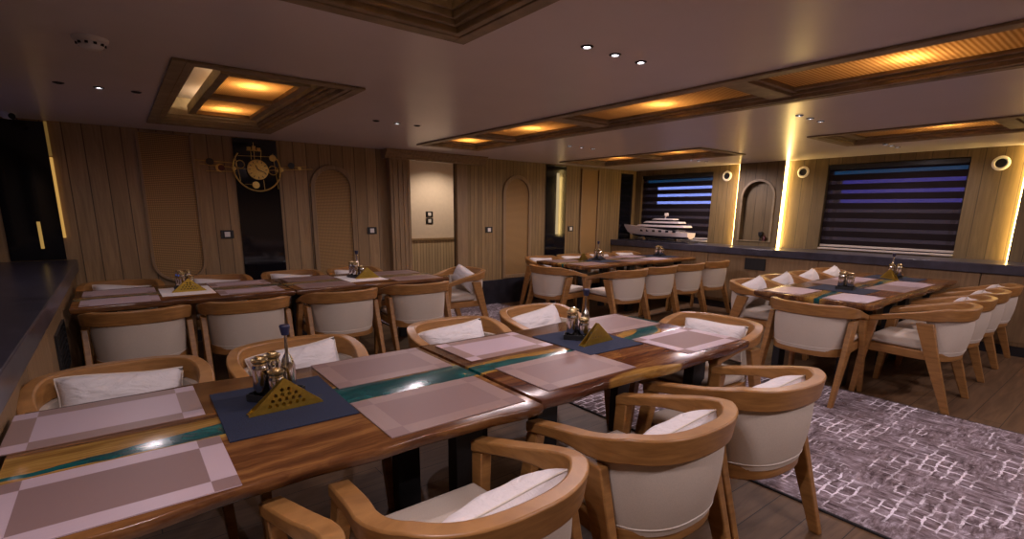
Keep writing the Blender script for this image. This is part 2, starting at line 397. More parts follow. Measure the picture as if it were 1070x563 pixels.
# pier with arched niche: a proud panel, its arch cut through
def arch_pts(cx, w, z0, z1, n=14):
    r = w/2; pts = [(cx-r, z0), (cx+r, z0)]
    for k in range(n+1):
        a = PI*k/n; pts.append((cx+r*math.cos(a), z1-r+r*math.sin(a)))
    return pts
def arch_panel_with_hole(y0, y1, z0, z1, cx, w, az0, az1, x_front, x_back, name):
    """a slab (facing -X) with an arched opening"""
    m = MB(); n = 14; r = w/2
    hole = [(cx-r, az0), (cx+r, az0)]+[(cx+r*math.cos(PI*k/n), az1-r+r*math.sin(PI*k/n)) for k in range(n+1)]
    for x in (x_front, x_back):
        def q(a): m.face([m.bm.verts.new((x, p[0], p[1])) for p in a])
        q([(y0, z0), (y1, z0), (y1, az0), (y0, az0)])
        q([(y0, az0), (cx-r, az0), (cx-r, az1-r), (y0, az1-r)]); q([(cx+r, az0), (y1, az0), (y1, az1-r), (cx+r, az1-r)])
        for k in range(n):
            a0, a1 = PI*k/n, PI*(k+1)/n
            p0 = (cx+r*math.cos(a0), az1-r+r*math.sin(a0)); p1 = (cx+r*math.cos(a1), az1-r+r*math.sin(a1))
            o0 = (y1 if k < n/2 else y0); 
            t0 = y1-(y1-y0)*k/n; t1 = y1-(y1-y0)*(k+1)/n
            q([p0, (t0, z1), (t1, z1), p1])
        q([(y1, az1-r), (y1, z1), (cx+r, az1-r)]); q([(y0, az1-r), (cx-r, az1-r), (y0, z1)])
    def side(loop):
        for i in range(len(loop)):
            a, b = loop[i], loop[(i+1) % len(loop)]
            m.face([m.bm.verts.new((x_front, *a)), m.bm.verts.new((x_front, *b)), m.bm.verts.new((x_back, *b)), m.bm.verts.new((x_back, *a))])
    side(hole); side([(y0, z0), (y1, z0), (y1, z1), (y0, z1)])
    bmesh.ops.remove_doubles(m.bm, verts=m.bm.verts, dist=1e-5)
    o = struct(m.build(name, BW3)); return o
arch_panel_with_hole(3.40, 4.05, LZ, ZC, 3.735, .44, NZ0, NZ1, XR-.075, XR-.001, 'trim_1')
m = MB(); outer = arch_pts(3.735, .50, NZ0-.01, NZ1+.03); inner = arch_pts(3.735, .44, NZ0, NZ1)
def ring_x(m, outer, inner, x0, x1, mi=0):
    n = len(outer); V = {}
    for tg, loop in (('o', outer), ('i', inner)):
        for x in (x0, x1): V[tg, x] = [m.bm.verts.new((x, *p)) for p in loop]
    for i in range(n):
        j = (i+1) % n
        m.face([V['o', x0][i], V['o', x0][j], V['i', x0][j], V['i', x0][i]], mi); m.face([V['o', x1][i], V['o', x1][j], V['i', x1][j], V['i', x1][i]], mi)
        m.face([V['o', x0][i], V['o', x0][j], V['o', x1][j], V['o', x1][i]], mi); m.face([V['i', x0][i], V['i', x0][j], V['i', x1][j], V['i', x1][i]], mi)
ring_x(m, outer, inner, XR-.088, XR-.0745); struct(m.build('trim_2', TRIMW))
for k, (a, b) in enumerate([(.35, 1.02)]): struct(MB().box(XR-.075, XR-.001, a, b, LZ, ZC).build('trim_%d' % (3+k), BW3))

# windows with glass and slim frames
def window(n, xg, y0, y1, sgn):
    m = MB(); f = .03
    m.box(xg-.03, xg+.03, y0, y0+f, WZ0, WZ1).box(xg-.03, xg+.03, y1-f, y1, WZ0, WZ1).box(xg-.03, xg+.03, y0+f, y1-f, WZ0, WZ0+f).box(xg-.03, xg+.03, y0+f, y1-f, WZ1-f, WZ1)
    o = struct(m.build('window_%d' % n, BLACK))
    MB().box(xg-.004, xg+.004, y0+f, y1-f, WZ0+f, WZ1-f).build('pane', GLASS, o)
for n, (a, b) in enumerate(WINS): window(n+1, XR+.12, a, b, 1)
window(3, XL-.12, 1.48, 2.89, -1); window(4, XL-.12, 4.2, 5.6, -1)

# corridor behind the doorway
struct(MB().box(2.2, 5.0, 6.95, 7.05, 0, 2.5).build('wall_corridor_back', CREAMW))
struct(MB().box(2.1, 2.2, YB+.04, 7.05, 0, 2.5).build('wall_corridor_left', CREAMW))
struct(MB().box(5.0, 5.1, YB+.04, 7.05, 0, 2.5).build('wall_corridor_right', CREAMW))
struct(MB().box(2.1, 5.1, YB+.04, 7.05, 2.25, 2.35).build('ceiling_corridor', CEIL))
WAINS = boards('corridor_wainscot', .05, 0, (.50, .37, .22), (.64, .49, .31), .004)
m = MB(); m.box(2.2, 5.0, 6.925, 6.949, 0, .90); struct(m.build('trim_5', WAINS))
struct(MB().box(2.2, 5.0, 6.905, 6.949, .90, .935).build('trim_6', CASEW, bevel=.004))
# doorway casing: pilaster left, narrower jamb right, cornice, plinth
def casing():
    m = MB()
    m.box(2.69, 2.955, YB-.10, YB-.001, .30, 1.975); m.box(2.66, 2.955, YB-.12, YB-.001, 0, .30); m.box(2.675, 2.955, YB-.11, YB-.001, .30, .33)
    m.box(3.665, 3.83, YB-.045, YB-.001, 0, 1.975)
    m.box(3.83, 4.03, YB-.06, YB-.001, 0, .36); m.box(3.82, 4.05, YB-.075, YB-.001, .30, .34)
    m.box(2.955, 2.965, YB-.02, YB+.04, 0, DZ)
    for x in (2.735, 2.80, 2.865, 2.92): m.box(x-.008, x+.008, YB-.108, YB-.10, .36, 1.93)
    struct(m.build('trim_7', CASEW, bevel=.004))
    m = MB(); prof = [(0, 1.955), (.112, 1.955), (.112, 1.975), (.125, 1.985), (.128, 2.0), (.15, 2.02), (.17, 2.03), (.17, 2.045), (.185, 2.058), (0, 2.058)]
    m.loft([[(2.63, YB-.001-d, z) for d, z in prof], [(4.08, YB-.001-d, z) for d, z in prof]]); struct(m.build('trim_8', CASEW, smooth=20))
casing()
# baseboards
struct(MB().box(4.03, 6.82, YB-.03, YB-.001, 0, .36).build('baseboard_back', BASEST, bevel=.004))
struct(MB().box(-.32, 2.66, YB-.02, YB-.001, 0, .12).build('baseboard_back_left', BASEST, bevel=.004))

# ================================================================= LEDGES AND LOW CABINETS
def ledge(name, x0, x1, label, y0=-2.55, y1=5.995):
    return tag(MB().box(x0, x1, y0, y1, LZ-.095, LZ).build(name, STONE, bevel=.006), label, 'ledge')
ledge('window_ledge', LEDR-.02, XR-.002, 'long dark stone window ledge under the striped blinds along the right wall')
ledge('window_ledge', XL+.002, LEDL+.02, 'wide dark stone ledge in the left corner beside the dining table ends')
cuts = [-2.5, -.40, 1.12, 2.63, 4.13, 5.99]
names_r = ['low wood cabinet under the right ledge, behind the camera end', 'low wood cabinet under right ledge, nearest one behind the right dining chairs', 'low wood cabinet under right ledge at the end of the right table', 'low wood cabinet with the dark vent under the right ledge', 'low wood cabinet under the ledge that carries the model yacht']
names_l = ['low wood cabinet under the left ledge, behind the camera end', 'low wood cabinet under the left ledge beside the camera', 'low wood cabinet under the left ledge against the front left table', 'low wood cabinet with the dark vent under the left ledge', 'low wood cabinet under the left ledge in the back left corner']
def cabinet(side, y0, y1, label):
    x0, x1 = (LEDR+.01, XR-.002) if side > 0 else (XL+.002, LEDL-.01)
    t = thing('low_cabinet', label, 'cabinet', ((x0+x1)/2, (y0+y1)/2, 0)); hx, hy = (x1-x0)/2, (y1-y0)/2
    MB().box(-hx+.012, hx-.012, -hy+.003, hy-.003, .10, LZ-.097).build('body', CABW, t)
    f = -hx if side > 0 else hx
    for k in range(2):
        a, b = (-hy+.004, -.002) if k == 0 else (.002, hy-.004)
        MB().box(min(f, f+.012*side), max(f, f+.012*side), a, b, .14, LZ-.10).build('door', CABW, t, bevel=.002)
    MB().box(-hx+.03, hx-.03, -hy+.003, hy-.003, .0, .10).build('plinth', BASEST, t)
for k in range(5):
    cabinet(1, cuts[k], cuts[k+1], names_r[k]); cabinet(-1, cuts[k], cuts[k+1], names_l[k])
def vent(x, y0, y1, z0, z1, sgn, label):
    t = thing('vent_grille', label, 'vent', (x, (y0+y1)/2, z0)); hy = (y1-y0)/2; h = z1-z0
    m = MB(); 
    for a in ((-hy, -hy+.012, 0, h), (hy-.012, hy, 0, h), (-hy+.012, hy-.012, 0, .012), (-hy+.012, hy-.012, h-.012, h)): m.box(0, .012, *a)
    m.build('frame', BLKPLAST, t)
    m = MB()
    for k in range(7): m.box(.003, .009, -hy+.012, hy-.012, .018+k*(h-.03)/7, .018+k*(h-.03)/7+.008)
    m.box(.0, .003, -hy+.012, hy-.012, .012, h-.012)
    m.build('slat', BLKPLAST, t)
vent(LEDR-.003, 3.28, 3.56, .60, .755, 1, 'dark vent grille in the low cabinet under the right ledge')
vent(LEDL-.009, 3.62, 4.16, .38, .66, -1, 'dark vent grille in the cabinet side beside the back left table')

# ================================================================= CEILING COFFERS
def frame_ring(m, x0, x1, y0, y1, w_, z0, z1, mi=0):
    m.box(x0, x0+w_, y0, y1, z0, z1, mi); m.box(x1-w_, x1, y0, y1, z0, z1, mi); m.box(x0+w_, x1-w_, y0, y0+w_, z0, z1, mi); m.box(x0+w_, x1-w_, y1-w_, y1, z0, z1, mi)
def coffer(idx, label, panels, hang):
    x0, x1, y0, y1 = COFFERS[idx]
    t = thing('ceiling_light_coffer', label, 'ceiling light', ((x0+x1)/2, (y0+y1)/2, ZC)); hx, hy = (x1-x0)/2, (y1-y0)/2
    cy = (y0+y1)/2; cx = (x0+x1)/2
    m = MB(); e = .0
    frame_ring(m, -hx-.05, hx+.05, -hy-.05, hy+.05, .06, -.014, -.001)
    frame_ring(m, -hx+.012, hx-.012, -hy+.012, hy-.012, .03, -.010, .05)
    frame_ring(m, -hx+.042, hx-.042, -hy+.042, hy-.042, .022, .012, .075)
    frame_ring(m, -hx+.064, hx-.064, -hy+.064, hy-.064, .016, .03, .11)
    if hang: frame_ring(m, -hx+.08, hx-.08, -hy+.08, hy-.08, .012, .055, .20)
    m.build('moulding', TRIMW, t, bevel=.003)
    z = .028 if not hang else .065
    if hang:
        MB().box(-hx-.02, hx+.02, -hy-.02, hy+.02, .20, .22).build('recess_panel', CEIL, t)
        fx0, fx1 = panels[0][0]-cx-.05, panels[0][1]-cx+.05; fy0 = panels[0][2]-cy-.05; fy1 = panels[-1][3]-cy+.05
        m = MB(); frame_ring(m, fx0, fx1, fy0, fy1, .05, .055, .125); m.build('grille_frame', TRIMW, t, bevel=.004)
        for a, b in zip(panels[:-1], panels[1:]): MB().box(fx0+.05, fx1-.05, a[3]-cy, b[2]-cy, .058, .122).build('crossbar', TRIMW, t, bevel=.004)
    else:
        MB().box(-hx-.02, hx+.02, -hy-.02, hy+.02, .24, .26).build('recess_panel', CEIL, t)
        gx0, gx1 = panels[0][0]-cx, panels[0][1]-cx
        for a, b in zip(panels[:-1], panels[1:]):
            mm = MB(); mm.box(-hx+.064, hx-.064, a[3]-cy, b[2]-cy, .004, .07); mm.box(-hx+.064, hx-.064, a[3]-cy-.025, b[2]-cy+.025, .022, .07); mm.build('crossbar', TRIMW, t, bevel=.004)
        ya, yb = panels[0][2]-cy, panels[-1][3]-cy
        mm = MB()
        mm.box(-hx+.06, hx-.06, -hy+.06, ya, .030, .07); mm.box(-hx+.06, hx-.06, yb, hy-.06, .030, .07)
        mm.box(-hx+.06, gx0, ya, yb, .030, .07); mm.box(gx1, hx-.06, ya, yb, .030, .07)
        mm.build('border_board', TRIMW, t, bevel=.003)
        mm = MB(); frame_ring(mm, -hx+.045, hx-.045, -hy+.045, hy-.045, .015, .11, .24); mm.build('light_box', CEIL, t)
    for (a, b, c, d, sx, sy) in panels:
        p = MB().box(a-cx-.004, b-cx+.004, c-cy-.004, d-cy+.004, z+.02, z+.024).build('rattan_panel', RATC, t)
        if sy is not None:
            ld = bpy.data.lights.new('bulb', 'POINT'); ld.energy = COFF_W; ld.color = COFF_C; ld.shadow_soft_size = .03
            l = bpy.data.objects.new('bulb', ld); C.objects.link(l); l.parent = t; l.location = (sx-cx, sy-cy, z+.024+.055)
coffer(0, 'square rattan ceiling light coffer above the back left table, two glowing panels', [(.64, 1.05, 3.60, 4.34, .84, 3.93), (.64, 1.05, 4.44, 5.16, .84, 4.95)], True)
coffer(1, 'ceiling light coffer over front left table, its corner at the photo top edge', [(.64, 1.05, .0, .80, .84, .3), (.64, 1.05, .9, 1.6, .84, 1.25)], True)
coffer(2, 'long central ceiling light coffer running above the aisle rug', [(2.88, 3.39, -1.27, -.0, 3.2, -.6), (2.88, 3.39, .12, 1.60, 3.2, .95), (2.88, 3.39, 1.74, 3.10, 3.2, 2.41), (2.88, 3.39, 3.24, 4.38, 3.2, 3.84), (2.88, 3.39, 4.50, 5.10, 3.2, 4.93)], False)
coffer(3, 'ceiling light coffer above the back right table near the model yacht', [(5.38, 6.03, 3.54, 4.50, 5.72, 4.06), (5.38, 6.03, 4.60, 5.47, 5.72, 5.03)], False)
coffer(4, 'ceiling light coffer above the right table, near the large striped blind', [(5.38, 6.03, 1.0, 2.05, 5.72, 1.36), (5.38, 6.03, .02, .88, 5.72, .3)][::-1], False)

# ================================================================= DOWNLIGHTS
def downlight(lit=1.0):
    t = thing('recessed_downlight', '', 'downlight')
    MB().lathe([(.0185, -.0004), (.0185, -.006), (.022, -.006), (.027, -.003), (.029, -.0004)], seg=24).build('trim_ring', BLKPLAST, t)
    MB().lathe([(.001, -.0012), (.0155, -.0012), (.016, -.0004), (.001, -.0004)], seg=20).build('lens', SPOTE if lit else LENSOFF, t)
    if not lit: return t
    ld = bpy.data.lights.new('downlight_beam', 'SPOT'); ld.energy = DOWN_W*lit; ld.color = DOWN_C; ld.spot_size = math.radians(174); ld.spot_blend = .45; ld.shadow_soft_size = .02
    l = bpy.data.objects.new('beam', ld); C.objects.link(l); l.parent = t; l.location = (0, 0, -.010)
    return t
DL = [(1.92, 1.72, 'above front left table, bright cluster'), (.02, 4.15, 'above ledge end of back left table'), (1.97, 4.14, 'above doorway end of back left table'), (4.26, 4.25, 'above aisle end of back right table'), (4.27, 1.84, 'above the aisle end of the right table'), (6.53, 1.97, 'near the large blind'), (6.50, 4.20, 'by the yacht window'), (1.92, -.55, 'near the camera above the front left chairs'), (4.27, -.55, 'near the camera on the aisle side'), (6.53, -.55, 'near the camera on the window side'), (.02, .45, 'beside the left ledge nearest the camera')]  # last cluster added out of view to brighten the near mats and cushions
dl0 = {}
UNLIT = {1: (0, 2), 2: (0, 2)}
for x, y, nm in DL:
    for k, pos in enumerate(('left', 'middle', 'right')):
        loc = (x+(k-1)*.185, y, ZC); lab = '%s one of three small ceiling downlights %s' % (pos, nm)
        lit = 0 if k in UNLIT.get(DL.index((x, y, nm)), ()) else (.85 if x < 3 else .5) if 1 < y < 3 else .6 if x < 1 and y > 3 else 1.0
        if lit not in dl0: o = dl0[lit] = downlight(lit); o.location = loc; o['label'] = lab; o['group'] = 'small recessed ceiling downlights'
        else: dup(dl0[lit], loc, 0, lab, 'small recessed ceiling downlights')
# corridor lamp
t = thing('recessed_downlight', 'warm recessed downlight in the corridor ceiling beyond the doorway', 'downlight', (3.85, 6.33, 2.25))
MB().lathe([(.001, -.003), (.04, -.003), (.04, -.0005), (.001, -.0005)]).build('lens', SPOTE, t)
ld = bpy.data.lights.new('corridor_beam', 'SPOT'); ld.energy = 40; ld.color = (1, .80, .62); ld.spot_size = math.radians(130); ld.spot_blend = .6
l = bpy.data.objects.new('beam', ld); C.objects.link(l); l.parent = t; l.location = (0, 0, -.02)

# smoke detector, dome camera, small ceiling sensor
t = thing('smoke_detector', 'round white smoke detector on the ceiling at upper left', 'smoke detector', (.01, 3.0, ZC))
MB().lathe([(.002, -.045), (.03, -.044), (.045, -.034), (.05, -.02), (.062, -.014), (.065, -.0005), (.002, -.0005)], seg=28).build('body', WHITEPL, t)
m = MB()
for k in range(10):
    a = 2*PI*k/10; m.cbox((.0475*math.cos(a), .0475*math.sin(a), -.027), (.012, .012, .009), M=None)
m.build('sensor_slot', BLKPLAST, t)
t = thing('security_camera', 'small white security camera on the ceiling in the far left corner', 'camera', (-.56, 5.70, ZC))
MB().lathe([(.002, -.05), (.03, -.046), (.045, -.03), (.05, -.0005), (.002, -.0005)], seg=24).build('body', WHITEPL, t)
MB().lathe([(.0, 0), (.02, .002), (.022, .03), (.0, .03)], M=Matrix.Translation((.03, -.055, -.035)) @ Matrix.Rotation(PI/2, 4, 'X'), seg=16).build('lens', BLKGLASS, t)
t = thing('ceiling_sensor', 'small white ceiling sensor in front of the arched niche', 'sensor', (6.76, 3.66, ZC))
MB().lathe([(.002, -.03), (.02, -.028), (.03, -.015), (.042, -.008), (.044, -.0005), (.002, -.0005)], seg=20).build('body', WHITEPL, t)

# ================================================================= BACK WALL FITTINGS
def rbot(x0, x1, z0, z1, r, n=8):      # rounded bottom, square top
    p = [(x1, z1), (x0, z1)]
    p += [(x0+r-r*math.cos(PI/2*k/n), z0+r-r*math.sin(PI/2*k/n)) for k in range(n+1)]
    p += [(x1-r+r*math.sin(PI/2*k/n), z0+r-r*math.cos(PI/2*k/n)) for k in range(n+1)]
    return p
def arch(x0, x1, z0, z1, n=16):
    r = (x1-x0)/2; return [(x0, z0), (x1, z0)]+[((x0+x1)/2+r*math.cos(PI*k/n), z1-r+r*math.sin(PI*k/n)) for k in range(n+1)]
def yplate(m, poly, y0, y1, mi=0):
    m.prism([(x, -z) for x, z in poly], y0, y1, mi, M=Matrix(((1, 0, 0, 0), (0, 0, 1, 0), (0, -1, 0, 0), (0, 0, 0, 1)))); return m
def yring(m, outer, inner, y0, y1):
    n = len(outer); V = {}
    for tg, loop in (('o', outer), ('i', inner)):
        for y in (y0, y1): V[tg, y] = [m.bm.verts.new((p[0], y, p[1])) for p in loop]
    for i in range(n):
        j = (i+1) % n
        for a, b in ((('o', y0), ('i', y0)), (('o', y1), ('i', y1)), (('o', y0), ('o', y1)), (('i', y0), ('i', y1))):
            m.face([V[a][i], V[a][j], V[b][j], V[b][i]])
def wall_panel(label, kind, x0, x1, z0, z1, r=.2):
    t = thing('rattan_wall_panel', label, 'wall panel', ((x0+x1)/2, YB, z0)); hx = (x1-x0)/2; h = z1-z0; f = .025 if kind == 'round' else .05
    if kind == 'round': o, i = rbot(-hx-f, hx+f, -f, h, r+f), rbot(-hx, hx, 0, h-.004, r)
    else: o, i = arch(-hx-f, hx+f, -f, h+f), arch(-hx, hx, 0, h)
    yplate(MB(), i, -.006, -.001).build('rattan_infill', RATT, t)
    m = MB(); yring(m, o, i, -.030, -.001); m.build('frame', CASEW, t, bevel=.004)
wall_panel('tall rattan wall panel with rounded foot at the left of the wall clock', 'round', .26, .665, .66, 2.035, .17)
wall_panel('arched rattan wall panel between the black glass and the doorway', 'arch', 1.82, 2.225, .45, 1.79)
wall_panel('arched rattan wall panel between the doorway and the narrow dark door', 'arch', 4.50, 4.93, .42, 1.81)
wall_panel('tall rattan wall panel with rounded foot beside the far right corner', 'round', 6.05, 6.42, .62, 2.025, .15)
tag(MB().box(1.035, 1.45, YB-.012, YB-.001, .13, 2.05).build('black_glass_panel', BLKGLASS), 'tall black glass panel behind the wall clock', 'glass panel')
tag(MB().box(XL+.16, LEDL-.05, YB-.012, YB-.001, LZ+.005, 2.045).build('black_glass_panel', BLKGLASS), 'black glass panel above the left ledge in the far corner', 'glass panel')
tag(MB().box(7.0, 7.31, YB-.012, YB-.001, LZ+.005, 2.0).build('black_glass_panel', BLKGLASS), 'black glass panel behind the bow of the model yacht', 'glass panel')
# narrow dark door with lit slot
d = struct(MB().box(5.28, 5.70, YB-.014, YB-.001, .36, 2.045).build('door_1', BLKGLASS, bevel=.002))
MB().box(5.487, 5.537, YB-.020, YB-.0142, 1.0, 1.93).build('light_slot', LEDSLIM, d)
tag(MB().box(-.378, -.358, YB-.026, YB-.002, 1.08, 1.76).build('light_strip', emit('amber_led', (1, .55, .14), .42)), 'bright lower vertical amber light strip in the far left corner', 'light strip')  # reflection at the glass edge, modelled as a glowing strip
tag(MB().box(-.378, -.358, YB-.026, YB-.002, 1.77, 2.05).build('light_strip', emit('amber_led_faint', (1, .55, .14), .10)), 'dim upper amber light strip in the far left corner under the ceiling', 'light strip')  # fainter upper end of the same reflection, also made to glow
tag(MB().box(-.535, -.512, YB-.022, YB-.013, .99, 1.22).build('light_strip', emit('amber_led_short', (1, .58, .16), .28)), 'short amber light strip low on the black glass in the left corner', 'light strip')  # second reflection in the black glass, added as a glowing bar

def switch(x, z, label, y=YB, group=None):
    t = thing('wall_switch', label, 'switch', (x, y, z))
    MB().box(-.06, .06, -.010, -.001, -.042, .042).build('plate', BLKPLAST, t, bevel=.003)
    MB().box(-.026, .026, -.016, -.0101, -.026, .026).build('rocker', WHITEPL, t, bevel=.003)
switch(.905, 1.085, 'black framed wall switch to the left of the black glass panel')
switch(2.47, 1.10, 'black framed wall switch left of the doorway pilaster')
switch(4.215, 1.085, 'black framed wall switch just right of the doorway')
switch(5.83, 1.08, 'black framed wall switch right of the narrow dark door')
switch(3.78, 1.29, 'upper black framed switch on the cream corridor wall', 6.95)
switch(3.78, 1.19, 'lower black framed switch on the cream corridor wall', 6.95)

# wall clock with orbiting rods and discs
def wall_clock():
    cx, cz = 1.245, 1.745
    t = thing('wall_clock', 'large gold sculptural wall clock with ring, rods and small discs on the black glass', 'clock', (cx, YB-.013, cz))
    RX = lambda x, y, z: Matrix.Translation((x, y, z)) @ Matrix.Rotation(PI/2, 4, 'X')
    MB().lathe([(.001, .0), (.100, .0), (.103, .004), (.103, .010), (.098, .014), (.001, .016)], M=RX(0, -.02, 0), seg=40).build('dial', BRASS, t)
    m = MB()
    for k in range(12):
        a = 2*PI*k/12; m.box(-.0035, .0035, -.0395, -.0355, .070, .090, M=Matrix.Rotation(a, 4, 'Y'))
    m.build('hour_mark', BLKPLAST, t)
    h = MB(); h.box(-.004, .004, -.044, -.040, -.01, .050, M=Matrix.Rotation(-.5, 4, 'Y')); h.build('hour_hand', BLKPLAST, t)
    h = MB(); h.box(-.003, .003, -.048, -.0445, -.015, .078, M=Matrix.Rotation(2.0, 4, 'Y')); h.build('minute_hand', BLKPLAST, t)
    MB().tube([(.225*math.cos(a), -.012, .01+.225*math.sin(a)) for a in [math.radians(140+k*250/40) for k in range(41)]], .008, 8).build('ring', BRASS, t)
    m = MB(); rod = lambda x0, z0, x1, z1: m.tube([(x0, -.013, z0), (x1, -.013, z1)], .0035, 6)
    rod(-.52, .03, -.10, .0); rod(-.56, .065, -.22, .055); rod(-.47, -.035, -.2, -.03); rod(-.45, .02, -.26, .015)
    rod(.10, .0, .56, .035); rod(.2, .03, .5, .06); rod(-.17, .13, .17, .14); rod(-.20, .12, -.17, -.12); rod(.16, .17, .19, -.19); rod(.05, -.10, .055, -.20); rod(-.13, -.15, .0, -.15); rod(-.02, .1, -.02, .27); rod(-.05, .1, -.05, .2); rod(.04, .1, .05, .2)
    m.build('rod', BRASS, t)
    def disc(x, z, r, mt, nm): MB().lathe([(.001, 0), (r, 0), (r, .006), (.001, .007)], M=RX(x, -.0185, z), seg=24).build(nm, mt, t)
    for x, z, r in ((.155, .125, .034), (-.03, -.155, .036), (-.22, .0, .02), (.235, .01, .02), (.42, .035, .018), (-.345, .0, .040)): disc(x, z, r, BRASS, 'disc')
    for x, z, r in ((-.43, .055, .034), (.335, .06, .032)): disc(x, z, r, BLKPLAST, 'black_disc')
    m = MB(); m.lathe([(.001, .007), (.030, .007), (.030, .010), (.001, .010)], M=RX(-.335, -.0185, .0), seg=24); m.build('red_disc', REDD, t)
    m = MB(); m.tube([(-.16+.04*math.cos(a), -.013, .045+.04*math.sin(a)) for a in [2*PI*k/20 for k in range(20)]], .006, 6, closed=True); m.tube([(.15+.045*math.cos(a), -.013, .0+.045*math.sin(a)) for a in [2*PI*k/20 for k in range(20)]], .005, 6, closed=True); m.build('small_ring', BRASS, t)
    m = MB(); m.box(-.09, .05, -.02, -.012, .185, .197); m.box(-.085, -.045, -.02, -.012, .197, .225); m.box(-.035, .0, -.02, -.012, .197, .235); m.box(.01, .045, -.02, -.012, .197, .222); m.build('crown_bracket', BRASS, t, bevel=.003)
wall_clock()

# ================================================================= RIGHT WALL FITTINGS
def speaker(y, z, label):
    t = thing('wall_speaker', label, 'speaker', (XR, y, z)); RM = Matrix.Rotation(-PI/2, 4, 'Y')
    MB().lathe([(.045, .001), (.047, .014), (.056, .018), (.070, .012), (.075, .001)], M=RM, seg=32).build('ring', WHITEPL, t)
    MB().lathe([(.001, .001), (.047, .001), (.044, .010), (.020, .004), (.001, .010)], M=RM, seg=28).build('cone', BLKPLAST, t)
speaker(4.28, 1.90, 'round white wall speaker beside the window with the model yacht')
speaker(3.19, 1.90, 'round white wall speaker between the arched niche and the large blind')
speaker(1.235, 1.89, 'round white wall speaker at the far right of the photo')
for y0, lab in ((4.0515, 'vertical warm light strip left of the arched niche'), (3.391, 'vertical warm light strip right of the arched niche'), (1.0215, 'vertical warm light strip at the right edge of the photo')):
    tag(MB().box(XR-.062, XR-.006, y0, y0+.008, LZ+.002, ZC-.005).build('light_strip', LED), lab, 'light strip')
# ornament in the niche
t = thing('ornament', 'small dark cup shaped ornament standing in the arched wall niche', 'ornament', (XR-.035, 3.66, NZ0+.001))
MB().lathe([(.001, 0), (.026, 0), (.026, .006), (.008, .014), (.008, .05), (.022, .065), (.030, .09), (.028, .125), (.022, .125), (.02, .08), (.001, .07)], seg=18).build('cup', BLKPLAST, t)
m = MB(); m.lathe([(.001, 0), (.024, 0), (.024, .05), (.018, .062), (.008, .068), (.008, .08), (.001, .08)], c=(0, -.062, 0), seg=16); m.build('small_jar', REDD, t)

def blind(y0, y1, label, x):
    t = thing('striped_blind', label, 'blind', (x, (y0+y1)/2, WZ0)); hy = (y1-y0)/2-.006; H = WZ1-WZ0-.004
    MB().box(-.03, .03, -hy, hy, H-.06, H).build('head_rail', BLKPLAST, t, bevel=.006)
    m = MB(); s_ = MB(); z = H-.06+.055; p = .118
    while z > .075:
        zz = max(z-.075, .06); m.box(-.002, .002, -hy+.004, hy-.004, zz, min(z, H-.0605))
        if z-p > .06: s_.box(-.001, .001, -hy+.004, hy-.004, z-p, zz)
        z -= p
    m.build('opaque_band', BLIND, t); s_.build('sheer_band', SHEER, t)
    MB().box(-.012, .012, -hy, hy, .035, .062).build('bottom_rail', RAILPALE, t, bevel=.004)
blind(1.48, 2.89, 'large dark striped blind at the window beyond the right table', XR+.045)
blind(4.51, 5.87, 'dark striped blind with bright blue bands behind the model yacht', XR+.045)
for a, b in WINS: 
    pass
m = MB(); m.box(XR-.018, XR+.09, 1.485, 2.885, WZ0+.001, WZ0+.022); tag(m.build('window_sill', RAILPALE, bevel=.004), 'pale sill under the large striped blind', 'sill')
m = MB(); m.box(XR-.018, XR+.09, 4.515, 5.865, WZ0+.001, WZ0+.022); tag(m.build('window_sill', RAILPALE, bevel=.004), 'pale sill under the blind behind the model yacht', 'sill')
# lights on the quay outside
struct(MB().box(XR+.25, 10.2, -3, 9, -.12, -.02).build('floor_quay_right', BASEST)); struct(MB().box(-3.8, XL-.25, -3, 9, -.12, -.02).build('floor_quay_left', BASEST))
def quay_light(label, y, panels, x=9.1):
    t = thing('outside_light', label, 'outside light', (x, y, -.02))
    for k, (ya, yb, za, zb, mt) in enumerate(panels): MB().box(-.05, .05, ya-y, yb-y, za+.02, zb+.02).build('light_panel', mt, t, bevel=.01)
    za, zb = min(p[2] for p in panels), max(p[3] for p in panels)
    for q in (min(p[0] for p in panels)+.2-y, max(p[1] for p in panels)-.2-y): MB().box((.052 if x > 0 else -.10), (.10 if x > 0 else -.052), q-.03, q+.03, 0, zb+.02).build('post', BLACK, t)
quay_light('blue white lit panel outside, seen through the yacht window blind', 6.3, [(5.45, 6.75, 1.47, 1.87, BLUEW), (5.2, 8.3, 1.90, 2.2, TEALE)])
quay_light('added unseen dim blue lit panel outside the left windows beyond the dark ledge', 5.2, [(3.2, 7.4, 1.15, 2.0, BLUED)], -2.8)  # unseen glowing panel added to tint the left ledge blue
quay_light('violet lit panel outside, seen through the large striped blind', 2.6, [(1.75, 3.30, 1.44, 1.87, VIOL), (1.7, 3.6, 1.90, 2.2, TEALE)])

